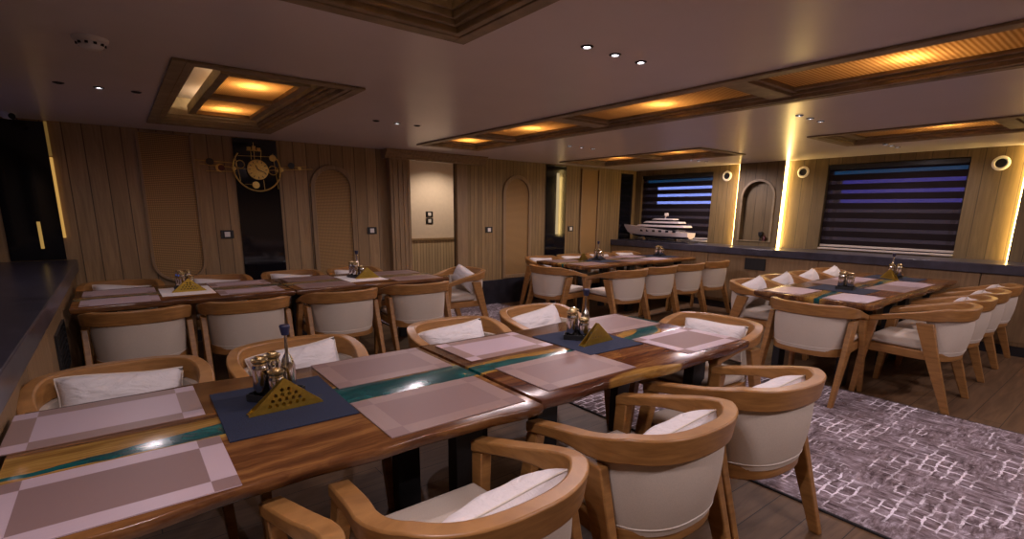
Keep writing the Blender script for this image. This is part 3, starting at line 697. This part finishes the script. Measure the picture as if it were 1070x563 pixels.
# model yacht
def yacht():
    L = 1.30
    t = thing('model_yacht', 'white model motor yacht on the dark stone ledge by the window', 'model yacht', (7.10, 5.22, LZ)); t.scale = (1.05, 1.05, 1.15)
    # local: bow at +y
    def sect(y, hw, zk, zd, fl):
        return [(-hw, y, zd), (-hw*fl, y, zk+(zd-zk)*.35), (-hw*.35*fl, y, zk), (hw*.35*fl, y, zk), (hw*fl, y, zk+(zd-zk)*.35), (hw, y, zd)]
    m = MB()
    m.loft([sect(-.58, .105, .055, .135, .9), sect(-.50, .115, .05, .135, .9), sect(-.2, .125, .048, .165, .9), (sect(.1, .122, .048, .185, .85)), sect(.35, .095, .055, .20, .7), sect(.52, .055, .075, .212, .5), sect(.62, .022, .12, .22, .35), sect(.70, .003, .205, .226, .3)])
    m.build('hull', YWHITE, t, smooth=50)
    m = MB(); m.loft([sect(-.57, .094, .046, .074, .9), sect(-.2, .114, .044, .076, .9), sect(.1, .106, .044, .078, .85), sect(.35, .072, .05, .082, .7), sect(.50, .040, .070, .094, .5)]); m.build('boot_stripe', YDARK, t, smooth=50)
    def deck(y0, y1, y0t, y1t, hw, z0, z1, name='deckhouse', mt=YWHITE, tip=.35):
        n = 8; P = []
        def outl(a, b, w_):
            pts = [(-w_, a), (w_, a), (w_, a+(b-a)*.72)]
            for k in range(1, n): 
                u = k/n*PI; pts.append((w_*math.cos(u), a+(b-a)*.72+(b-a)*.28*math.sin(u)))
            pts.append((-w_, a+(b-a)*.72)); return pts
        MB().loft([[(x, y, z0) for x, y in outl(y0, y1, hw)], [(x, y, z1) for x, y in outl(y0t, y1t, hw*.93)]]).build(name, mt, t, bevel=.004)
    deck(-.40, .40, -.40, .34, .085, .165, .21, 'saloon_glazing', YDARK)
    deck(-.52, .44, -.50, .40, .112, .205, .232)
    deck(-.34, .26, -.32, .20, .075, .232, .262, 'bridge_glazing', YDARK)
    deck(-.42, .30, -.40, .24, .098, .258, .282)
    deck(-.20, .08, -.18, .04, .06, .282, .306, 'sundeck_glazing', YDARK)
    deck(-.30, .14, -.28, .08, .08, .304, .322)
    m = MB(); m.tube([(0, -.10, .32), (0, -.13, .40)], .007, 8); m.cbox((0, -.12, .365), (.09, .02, .010)); m.lathe([(.001, 0), (.016, .005), (.016, .022), (.001, .03)], c=(.03, -.12, .37), seg=10); m.lathe([(.001, 0), (.016, .005), (.016, .022), (.001, .03)], c=(-.03, -.12, .37), seg=10); m.build('mast', YWHITE, t)
    m = MB()
    for k in range(6): m.cbox((0, -.36+k*.125, .148), (.256-.012*max(0, k-2)**1.6, .05, .028))
    m.build('porthole', YDARK, t)
    m = MB()
    for k in range(9): m.tube([(-.11, -.54+k*.02, .135), (-.11, -.54+k*.02, .17)], .002, 5)
    m.build('rail', YWHITE, t)
    m = MB(); m.box(-.13, .13, -.62, .50, .001, .014); m.build('base_board', YDARK, t, bevel=.004)
    for y in (-.35, .25): MB().box(-.05, .05, y-.02, y+.02, .0141, .056).build('cradle', STEEL, t)
yacht()

# ================================================================= RUG
rg = thing('aisle_rug', 'large grey and lilac distressed rug with pale cracked brick pattern on the wooden aisle', 'rug', (3.40, 2.0, 0))
MB().box(-.955, .955, -4.4, 3.98, .0005, .010).build('pile', RUGM, rg)
m = MB(); frame_ring(m, -.967, .967, -4.412, 3.992, .012, .0004, .009); m.build('binding', RUGEDGE, rg)

# ================================================================= TABLES
TZ = .70
def live_poly(hx, hy, seed, live=True):
    rnd = random.Random(seed); ph = [rnd.uniform(0, 6.28) for _ in range(6)]
    n = 48; P = []
    wob = lambda u, k: .012*math.sin(u*5.1+ph[k])+.007*math.sin(u*11.3+ph[k+1])+.003*math.sin(u*23+ph[k+2])
    for i in range(n+1): x = -hx+2*hx*i/n; P.append((x, -hy+wob(x, 0)))
    for i in range(n+1): x = hx-2*hx*i/n; P.append((x, hy+wob(x, 3)))
    return P
def table(loc, hx, hy, label, seed, tm=None):
    t = thing('dining_table', label, 'table', loc, 0)
    P = live_poly(hx, hy, seed); m = MB(); th = .044
    sc = lambda k, z: [(x*(1-(k*.6/hx if abs(x) > hx-.001 else 0)), y*(1-k/hy), z) for x, y in P]
    m.loft([sc(.020, TZ-th), sc(.004, TZ-th+.010), sc(0, TZ-.014), sc(.001, TZ-.005), sc(.005, TZ)]); o = m.build('tabletop', tm or TABLE_C, t, smooth=60)
    lx = hx-.18
    m = MB(); m.box(-lx-.06, lx+.06, -.05, .05, TZ-th-.045, TZ-th-.001)
    for s_ in (-1, 1): m.box(s_*lx-.05, s_*lx+.05, -.30, .30, TZ-th-.012, TZ-th-.001)
    m.build('steel_frame', BLACK, t)
    for sx in (-1, 1):
        for sy in (-1, 1): MB().box(sx*lx-.055, sx*lx+.055, sy*.25-.03, sy*.25+.03, .0005, TZ-th-.0125).build('leg', BLACK, t, bevel=.003)
    return t
T1Y, T2Y = 1.70, 4.74
HX = .722
tabs = {'fl': (T1Y, -.338), 'bl': (T2Y, -.338)}
LEDGE_X = {'l': -.318}
table((.393, T1Y, 0), .70, .455, 'nearest walnut and teal resin dining table, left half of the front left pair', 3, TABLE_A)
table((1.828, T1Y, 0), .72, .455, 'walnut and teal resin dining table, aisle half of the front left pair', 5, TABLE_B)
table((.393, T2Y, 0), .70, .44, 'walnut resin dining table at the back left, half against the ledge', 11)
table((1.828, T2Y, 0), .72, .44, 'walnut resin dining table at the back left, half toward the doorway', 12)
table((4.95, T1Y, 0), .645, .44, 'walnut resin dining table at the right, half next to the rug', 21)
table((6.17, T1Y, 0), .565, .44, 'walnut resin dining table at the right, half toward the large blind', 22)
table((5.07, T2Y, 0), .645, .44, 'walnut resin dining table at the back right, half next to the aisle', 31)
table((6.26, T2Y, 0), .535, .44, 'walnut resin dining table at the back right, half below the model yacht', 32)

# ================================================================= CHAIRS
def se(th, a, b, y0, n=2.45):
    c, s_ = math.cos(th), math.sin(th)
    return (a*math.copysign(abs(c)**(2/n), c), y0-b*abs(s_)**(2/n))
def smooth01(u): u = max(0, min(1, u)); return u*u*(3-2*u)
def chair():
    t = thing('dining_armchair', '', 'chair')
    # top rail: plan path from right arm tip round the back to the left arm tip
    path = []
    for k in range(7):
        u = k/7; path.append((.256+(.290-.256)*u, .275+(-.03-.275)*u, 0.0))
    N = 26
    for k in range(N+1):
        th = PI*k/N; x, y = se(th, .290, .260, -.03); path.append((x, y, 1.0))
    for k in range(1, 8):
        u = 1-k/7; path.append((-(.256+(.290-.256)*u), .275+(-.03-.275)*u, 0.0))
    m = MB(); rings = []; L = len(path)
    for i, (x, y, _) in enumerate(path):
        a = Vector(path[max(0, i-1)][:2]); b = Vector(path[min(L-1, i+1)][:2]); d = (b-a).normalized(); nrm = Vector((d.y, -d.x))   # outward?
        if nrm.dot(Vector((x, y+.05))) < 0: nrm = -nrm
        g = max(0, min(1, (.275-y)/.47)); gs = smooth01((.10-y)/.30)     # 0 at the arm tip .. 1 at the back
        zt = .612+.115*g; hgt = .040+.046*gs; wd = .054-.014*gs
        p = Vector((x, y)); o_ = p+nrm*.004; i_ = p-nrm*wd; lean = .012*gs
        ot = o_+nrm*lean; it = i_+nrm*lean*.6
        rings.append([(o_.x, o_.y, zt-hgt), (ot.x, ot.y, zt), (it.x, it.y, zt), (i_.x, i_.y, zt-hgt)])
    m.loft(rings); m.build('top_rail', OAKH, t, bevel=.006, smooth=40)
    # legs
    def leg(top, bot, dims_t, dims_b, mid=None):
        def ring(c, d): return [(c[0]+sx*d[0]/2, c[1]+sy*d[1]/2, c[2]) for sx, sy in ((-1, -1), (1, -1), (1, 1), (-1, 1))]
        rs = [ring(bot, dims_b)]
        if mid: rs.append(ring(*mid))
        rs.append(ring(top, dims_t)); return MB().loft(rs)
    for s_ in (-1, 1):
        leg((s_*.232, .245, .582), (s_*.262, .305, .0005), (.042, .058), (.030, .036), ((s_*.245, .268, .40), (.040, .056))).build('front_leg', OAK, t, bevel=.005)
        leg((s_*.274, -.075, .612), (s_*.272, -.275, .0005), (.036, .105), (.030, .044), ((s_*.276, -.140, .40), (.036, .082))).build('rear_leg', OAK, t, bevel=.005)
    def plan(a, b, y0, yf, xf, n=22):
        P = [(xf, yf)]
        for k in range(n+1): P.append(se(PI*k/n, a, b, y0))
        P.append((-xf, yf)); return P
    MB().prism(plan(.248, .222, -.03, .272, .222), .345, .408).build('seat_frame', OAK, t, bevel=.006)
    m = MB(); lev = [(.030, .4085), (.008, .420), (.0, .440), (.006, .458), (.022, .470), (.05, .477)]
    def ins(d): return plan(.243-d, .205-d*.8, -.03, .268-d, .218-d)
    m.loft([[(x, y, z) for x, y in ins(d)] for d, z in lev]); m.build('seat_cushion', FABC, t, smooth=60)
    # upholstered back shell
    m = MB(); rows = []; nz, na = 6, 26; th0, th1 = math.radians(6), math.radians(174)
    def shell(a, b, z, k): th = th0+(th1-th0)*k/na; x, y = se(th, a, b, -.035); return (x, y, z)
    gridO, gridI = [], []
    for j in range(nz+1):
        u = j/nz; z = .385+(.640-.385)*u; bulge = .010*math.sin(PI*u)
        a = .238+.016*u+bulge*.5; b = .222+.026*u+bulge
        gridO.append([m.bm.verts.new(shell(a, b, z, k)) for k in range(na+1)]); gridI.append([m.bm.verts.new(shell(a-.030, b-.034, z, k)) for k in range(na+1)])
    for G in (gridO, gridI):
        for j in range(nz):
            for k in range(na): m.face([G[j][k], G[j][k+1], G[j+1][k+1], G[j+1][k]])
    for k in range(na):
        for j in (0, nz): m.face([gridO[j][k], gridO[j][k+1], gridI[j][k+1], gridI[j][k]])
    for j in range(nz):
        for k in (0, na): m.face([gridO[j][k], gridO[j+1][k], gridI[j+1][k], gridI[j][k]])
    b = m.build('backrest', FABC, t, smooth=50)
    m = MB(); m.tube([se(th0+(th1-th0)*k/30, .2405, .2265, -.035)+(.4105,) for k in range(31)], .0035, 6); m.build('piping', FABP, b)
    return t
def pillow(wd=.41, ht=.215, tk=.078):
    t = thing('lumbar_cushion', '', 'cushion')
    m = MB(); n = 18; k = 12; G = {}
    for sgn in (1, -1):
        for i in range(n+1):
            for j in range(k+1):
                u = 2*i/n-1; v = 2*j/k-1
                edge = abs(u) > .999 or abs(v) > .999
                if edge and sgn == -1: G[i, j, -1] = G[i, j, 1]; continue
                x = wd/2*u*(1-.07*(1-v*v))*(1-.02*abs(v)**6*abs(u)**6); z = ht/2*v*(1-.15*(1-u*u))*(1-.05*abs(u)**7*v*v)+.010*math.sin(u*2.2+.6)
                th = tk*((1-abs(u)**3.2)*(1-abs(v)**2.6))**.48
                wr = .006*math.sin(u*8+v*5)*(1-u*u)*(1-v*v)+.004*math.sin(v*13-u*9+2*math.sin(u*4))*(1-u*u)*(1-v*v)
                G[i, j, sgn] = m.bm.verts.new((x, sgn*(th)+wr, z))
        for i in range(n):
            for j in range(k): m.face([G[i, j, sgn], G[i+1, j, sgn], G[i+1, j+1, sgn], G[i, j+1, sgn]])
    m.build('cover', PILLOW, t, smooth=80)
    m = MB(); per = [(2*i/n-1, -1) for i in range(n)]+[(1, 2*j/k-1) for j in range(k)]+[(1-2*i/n, 1) for i in range(n)]+[(-1, 1-2*j/k) for j in range(k)]
    m.tube([(wd/2*u*(1-.07*(1-v*v))*(1-.02*abs(v)**6*abs(u)**6), 0, ht/2*v*(1-.15*(1-u*u))*(1-.05*abs(u)**7*v*v)+.010*math.sin(u*2.2+.6)) for u, v in per], .0035, 6, closed=True); m.build('piping', FABP, t)
    return t
CH0 = None; PL0 = None
def put_chair(x, y, rz, where, group, pl=(0, 0, 0), tilt=None):
    global CH0, PL0
    lab = 'oak armchair, '+where; plab = 'ivory cushion on armchair, '+where
    if CH0 is None: CH0 = chair(); CH0.location = (x, y, 0); CH0.rotation_euler = (0, 0, rz); CH0['label'] = lab; CH0['group'] = group
    else: dup(CH0, (x, y, 0), rz, lab, group)
    # cushion leaning on the backrest, local position behind the seat centre
    dx, dz, yw = pl
    R = Matrix.Rotation(rz, 4, 'Z')
    ly = -.130; pos = R @ Vector((dx, ly, .580+dz))
    if PL0 is None: PL0 = pillow(); p = PL0; p['label'] = plab
    else: p = dup(PL0, None, None, plab)
    p['group'] = group.replace('chairs', 'cushions')
    p.rotation_euler = (math.radians(20) if tilt is None else tilt, math.radians(dz*0+yw), rz)
    p.rotation_mode = 'XYZ'; p.location = (x+pos.x, y+pos.y, pos.z)
rj = lambda s: random.uniform(-s, s)
ordn = ['first', 'second', 'third', 'fourth', 'fifth']
# front left table, far side (facing the camera)
for k, (x, y, rz, yw) in enumerate([(-.05, 2.29, PI+.02, -2), (.60, 2.30, PI-.02, 9), (1.45, 2.27, PI-.03, 8), (2.12, 2.33, PI+.03, 11)]):
    put_chair(x, y, rz, 'far side of front left table, %s from the ledge' % ordn[k], 'chairs at the front left table', (0.0, .035, yw))
put_chair(2.65, 1.60, PI/2+.03, 'at the aisle end of the front left table', 'chairs at the front left table', (.0, .03, 4))
for k, (x, y, rz) in enumerate([(.0, 1.05, .0), (.635, 1.03, .0), (1.335, 1.03, -.03), (2.0, 1.03, -.10)]):
    put_chair(x, y, rz, 'near side of front left table, %s' % ('cut off at bottom left', 'second from the left', 'third from the left', 'nearest the aisle rug')[k], 'chairs at the front left table', (.04, -.0, -3))
# back left table
for k, (x, y, rz) in enumerate([(.045, 4.10, .0), (.68, 4.11, -.02), (1.38, 4.13, .02), (2.08, 4.16, -.02)]):
    put_chair(x, y, rz, 'near side of back left table, %s from the ledge' % ordn[k], 'chairs at the back left table', (.0, -.02, 0))
for k, (x, y, rz) in enumerate([(-.02, 5.28, PI), (.68, 5.27, PI-.02), (1.36, 5.28, PI), (2.0, 5.28, PI+.03)]):
    put_chair(x, y, rz, 'far side of back left table, %s from the ledge' % ordn[k], 'chairs at the back left table', (0, .02, -3))
put_chair(2.86, 4.70, PI/2+.05, 'at the doorway end of the back left table', 'chairs at the back left table', (0, .04, -12))
# right table
put_chair(4.13, 1.555, -PI/2+.0, 'at the rug end of the right table, back to the camera', 'chairs at the right table', (0, -.01, 0))
for k, (x, y, rz) in enumerate([(4.66, 1.03, .0), (5.255, 1.045, .0), (5.85, 1.055, .0), (6.445, 1.06, 0.)]):
    put_chair(x, y, rz, 'near side of right table, %s from the rug' % ordn[k], 'chairs at the right table', (.0, .04 if k else -.03, 12))
for k, (x, y, rz) in enumerate([(4.74, 2.24, PI+.0), (5.33, 2.25, PI), (5.92, 2.24, PI), (6.50, 2.23, PI)]):
    put_chair(x, y, rz, 'far side of right table, %s from the rug' % ordn[k], 'chairs at the right table', (0, .05, 14))
# back right table
put_chair(4.12, 4.45, -PI/2+.06, 'at the aisle end of the back right table', 'chairs at the back right table', (0, -.03, 0))
for k, (x, y, rz) in enumerate([(4.43, 3.84, .0), (5.02, 3.86, 0), (5.61, 3.86, 0), (6.20, 3.86, 0)]):
    put_chair(x+.1, y, rz, 'near side of back right table, %s from the aisle' % ordn[k], 'chairs at the back right table', (0, -.02, 0))
for k, (x, y, rz) in enumerate([(4.72, 5.27, PI), (5.315, 5.27, PI), (5.91, 5.27, PI), (6.505, 5.27, PI)]):
    put_chair(x, y, rz, 'far side of back right table, %s from the aisle' % ordn[k], 'chairs at the back right table', (0, .03, 0))

# ================================================================= TABLE SETTINGS
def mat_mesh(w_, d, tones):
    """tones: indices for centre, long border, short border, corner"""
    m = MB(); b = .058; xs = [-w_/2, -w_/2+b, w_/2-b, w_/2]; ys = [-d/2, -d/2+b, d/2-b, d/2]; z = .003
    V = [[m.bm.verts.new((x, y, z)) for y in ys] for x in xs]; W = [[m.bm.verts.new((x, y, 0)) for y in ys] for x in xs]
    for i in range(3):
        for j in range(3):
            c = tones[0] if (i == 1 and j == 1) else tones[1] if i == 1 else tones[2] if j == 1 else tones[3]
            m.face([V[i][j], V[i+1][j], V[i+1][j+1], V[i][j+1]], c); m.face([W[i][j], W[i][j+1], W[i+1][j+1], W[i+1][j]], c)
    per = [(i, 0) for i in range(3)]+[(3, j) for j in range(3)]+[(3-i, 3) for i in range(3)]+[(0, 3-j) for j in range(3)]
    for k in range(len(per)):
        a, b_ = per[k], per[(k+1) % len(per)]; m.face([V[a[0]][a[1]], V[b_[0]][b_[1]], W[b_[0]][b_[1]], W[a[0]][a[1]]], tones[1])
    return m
MATCACHE = {}
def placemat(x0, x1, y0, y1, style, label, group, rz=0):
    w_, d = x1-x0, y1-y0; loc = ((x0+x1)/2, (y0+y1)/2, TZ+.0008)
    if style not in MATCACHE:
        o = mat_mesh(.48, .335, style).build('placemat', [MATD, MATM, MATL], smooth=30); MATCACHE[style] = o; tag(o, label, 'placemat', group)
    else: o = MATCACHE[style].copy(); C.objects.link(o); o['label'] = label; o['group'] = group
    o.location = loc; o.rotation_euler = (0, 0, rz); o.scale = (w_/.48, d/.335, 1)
DK, PC, PL_, MID = (0, 2, 2, 0), (2, 1, 1, 2), (2, 2, 2, 1), (0, 1, 1, 0)  # tone sets place the painted sheen at centre, borders and corners
g = 'placemats on the front left table'
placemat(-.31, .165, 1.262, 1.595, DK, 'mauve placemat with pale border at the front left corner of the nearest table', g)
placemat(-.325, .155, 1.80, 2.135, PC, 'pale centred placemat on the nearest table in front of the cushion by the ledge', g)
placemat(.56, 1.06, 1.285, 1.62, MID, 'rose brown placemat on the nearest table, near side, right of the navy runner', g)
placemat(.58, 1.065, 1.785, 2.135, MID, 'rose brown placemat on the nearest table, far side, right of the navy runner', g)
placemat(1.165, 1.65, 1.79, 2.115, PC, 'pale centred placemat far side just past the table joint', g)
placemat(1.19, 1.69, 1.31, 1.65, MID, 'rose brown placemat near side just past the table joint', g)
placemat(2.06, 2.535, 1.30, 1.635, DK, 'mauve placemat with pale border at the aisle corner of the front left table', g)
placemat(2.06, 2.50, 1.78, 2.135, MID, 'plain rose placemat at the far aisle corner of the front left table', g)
g = 'placemats on the back left table'
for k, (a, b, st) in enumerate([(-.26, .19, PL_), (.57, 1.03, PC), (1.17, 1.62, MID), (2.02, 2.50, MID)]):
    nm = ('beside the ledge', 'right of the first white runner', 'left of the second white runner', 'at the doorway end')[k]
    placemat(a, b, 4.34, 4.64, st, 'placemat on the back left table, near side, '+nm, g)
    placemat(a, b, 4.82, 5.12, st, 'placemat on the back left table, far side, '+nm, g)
g = 'placemats on the right table'
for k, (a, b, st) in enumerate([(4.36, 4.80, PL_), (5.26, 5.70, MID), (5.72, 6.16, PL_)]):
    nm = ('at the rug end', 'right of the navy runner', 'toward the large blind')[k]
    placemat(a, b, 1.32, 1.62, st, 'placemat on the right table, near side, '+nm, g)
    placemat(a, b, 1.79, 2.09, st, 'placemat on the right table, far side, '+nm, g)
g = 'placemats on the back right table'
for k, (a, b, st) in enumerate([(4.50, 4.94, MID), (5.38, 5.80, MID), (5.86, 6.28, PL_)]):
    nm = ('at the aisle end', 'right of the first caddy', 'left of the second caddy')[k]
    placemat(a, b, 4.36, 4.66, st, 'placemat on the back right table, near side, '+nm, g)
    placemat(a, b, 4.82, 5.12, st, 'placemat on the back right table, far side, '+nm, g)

def runner(x0, x1, y0, y1, mt, label, rz=0):
    m = MB(); hx, hy = (x1-x0)/2, (y1-y0)/2; m.box(-hx, hx, -hy, hy, 0, .004)
    o = tag(m.build('table_runner', mt, bevel=.0015), label, 'runner'); o.location = ((x0+x1)/2, (y0+y1)/2, TZ+.0008); o.rotation_euler = (0, 0, rz)
runner(.185, .56, 1.525, 1.985, NAVY, 'navy felt mat under the nearest caddy and gold napkin holder', -.02)
runner(1.665, 2.04, 1.545, 1.975, NAVY, 'navy felt mat on the aisle half of the front left table', -.02)
runner(.21, .56, 4.50, 4.96, LINEN, 'white cloth mat under the caddy on the back left table by the ledge')
runner(1.63, 2.0, 4.50, 4.96, LINEN, 'white cloth mat under the dark caddy on the back left table by the doorway')
runner(4.84, 5.22, 1.48, 1.94, NAVY, 'navy felt mat on the right table at the rug half')
runner(6.2, 6.58, 1.48, 1.94, NAVY, 'navy felt mat on the right table toward the large blind')
runner(4.97, 5.35, 4.50, 4.96, NAVY, 'navy felt mat on the back right table at the aisle half')
runner(6.31, 6.69, 4.50, 4.96, NAVY, 'navy felt mat on the back right table below the yacht')

JG = None
def jar(h):
    t = thing('spice_jar', '', 'jar'); r = .0265
    MB().lathe([(.001, 0), (r-.002, 0), (r, .003), (r, h-.014), (r-.001, h-.006), (r-.004, h-.001), (r-.004, h), (.001, h)], seg=24).build('body', STEEL, t)
    MB().lathe([(r-.004, h+.0002), (r-.004, h+.006), (r-.001, h+.010), (r+.001, h+.014), (r+.001, h+.019), (r-.004, h+.022), (r-.010, h+.023), (r-.012, h+.028), (.001, h+.030)], seg=24).build('lid', JARLID, t)
    return t
def jar_big(): return jar(.118)
def jar_short(): return jar(.082)
def bottle_tall():
    t = thing('oil_bottle', '', 'bottle')
    MB().lathe([(.001, 0), (.022, 0), (.024, .004), (.024, .10), (.018, .125), (.006, .150), (.0045, .212), (.001, .212)], seg=18).build('body', STEEL, t)
    MB().lathe([(.001, .2122), (.0125, .2125), (.018, .243), (.016, .247), (.001, .247)], seg=14).build('stopper', TEALST, t)
    return t
def caddy():
    t = thing('caddy_tray', '', 'caddy')
    m = MB(); m.box(-.067, .067, -.067, .067, 0, .006); m.build('tray', BLKPLAST, t, bevel=.002)
    m = MB()
    for a in ((-.067, -.064, -.067, .067), (.064, .067, -.067, .067), (-.064, .064, -.067, -.064), (-.064, .064, .064, .067)): m.box(*a, .0061, .026)
    m.build('rim', BLKPLAST, t, bevel=.001); return t
def napkin_holder():
    t = thing('napkin_holder', '', 'napkin holder'); w_, h = .235, .102
    for sy in (-1, 1):
        m = MB(); tri = [(-w_/2, 0), (w_/2, 0), (.003, h), (-.003, h)]
        # plate with a triangular field of drilled holes (hexagonal rims cut by ring tiling)
        n = 10; holes = []
        for row in range(4):
            for k in range(6-row*1-row//3): holes.append(((k-(6-row-row//3-1)/2)*.021, .020+row*.016))
        Mx = Matrix.Translation((0, sy*.016, 0)) @ Matrix.Rotation(math.radians(sy*6), 4, 'X')
        outer = [Vector((x, 0, z)) for x, z in tri]
        for y in (-.0015, .0015):
            es = []
            vs = [m.bm.verts.new(Mx @ Vector((p.x, y, p.z))) for p in outer]
            es += [m.bm.edges.new((vs[i], vs[(i+1) % 4])) for i in range(4)]
            for hx_, hz_ in holes:
                hv = [m.bm.verts.new(Mx @ Vector((hx_+.0062*math.cos(2*PI*k/n), y, hz_+.0062*math.sin(2*PI*k/n)))) for k in range(n)]
                es += [m.bm.edges.new((hv[i], hv[(i+1) % n])) for i in range(n)]
            bmesh.ops.triangle_fill(m.bm, use_beauty=True, use_dissolve=False, edges=es)
        for i in range(4):
            a, b_ = outer[i], outer[(i+1) % 4]
            m.face([m.bm.verts.new(Mx @ Vector((a.x, -.0015, a.z))), m.bm.verts.new(Mx @ Vector((b_.x, -.0015, b_.z))), m.bm.verts.new(Mx @ Vector((b_.x, .0015, b_.z))), m.bm.verts.new(Mx @ Vector((a.x, .0015, a.z)))])
        bmesh.ops.remove_doubles(m.bm, verts=m.bm.verts, dist=1e-6)
        m.build('side_plate', GOLDPL, t, smooth=30)
    MB().box(-w_/2+.002, w_/2-.002, -.0145, .0145, 0, .003).build('base', GOLDPL, t)
    return t
PROTO = {}
def put(kind, fn, loc, rz, label, group):
    if kind not in PROTO: o = fn(); PROTO[kind] = o; o.location = loc; o.rotation_euler = (0, 0, rz); o['label'] = label; o['group'] = group
    else: dup(PROTO[kind], loc, rz, label, group)
RZ = TZ+.0053
def setting(cx, cy, rz, where, holder=None, jars=3, bottle=True):
    R = Matrix.Rotation(rz, 4, 'Z')
    put('caddy', caddy, (cx, cy, RZ), rz, 'black caddy tray '+where, 'caddy trays')
    spots = [(-.031, -.031, 'front left'), (.031, -.031, 'front right'), (-.031, .031, 'back left')][:jars]
    for px, py, nm in spots:
        p = R @ Vector((px, py, 0)); sh = nm == 'front right'; put('short_jar' if sh else 'jar', jar_short if sh else jar_big, (cx+p.x, cy+p.y, RZ+.0065), 0, '%s %s steel jar in caddy %s' % (nm, 'short' if sh else 'tall', where), 'steel jars in the caddies')
    p = R @ Vector((.031, .031, 0))
    if bottle: put('bottle', bottle_tall, (cx+p.x, cy+p.y, RZ+.0065), 0, 'bottle with navy stopper in caddy '+where, 'stoppered bottles')
    else: put('jar', jar_big, (cx+p.x, cy+p.y, RZ+.0065), 0, 'back right steel jar in caddy '+where, 'steel jars in the caddies')
    if holder: put('holder', napkin_holder, (holder[0], holder[1], RZ), holder[2], 'gold triangular napkin holder '+where, 'gold napkin holders')
setting(.375, 1.825, -.9, 'on nearest table', (.375, 1.70, .02))
setting(1.85, 1.82, -.9, 'on aisle half of front left table', (1.85, 1.69, .08))
setting(.39, 4.82, .2, 'on back left table by the ledge', (.40, 4.68, .0), 3, False)
setting(1.80, 4.80, .2, 'on back left table by the doorway', (1.86, 4.68, .0))
setting(5.05, 1.70, .2, 'on rug half of right table', None, 3, False)
setting(6.40, 1.72, .2, 'on right table toward the large blind', (6.25, 1.72, 0.9))
setting(5.18, 4.76, .2, 'on aisle half of back right table', (4.98, 4.86, .3))
setting(6.50, 4.74, .2, 'on back right table below the yacht', None, 3, False)
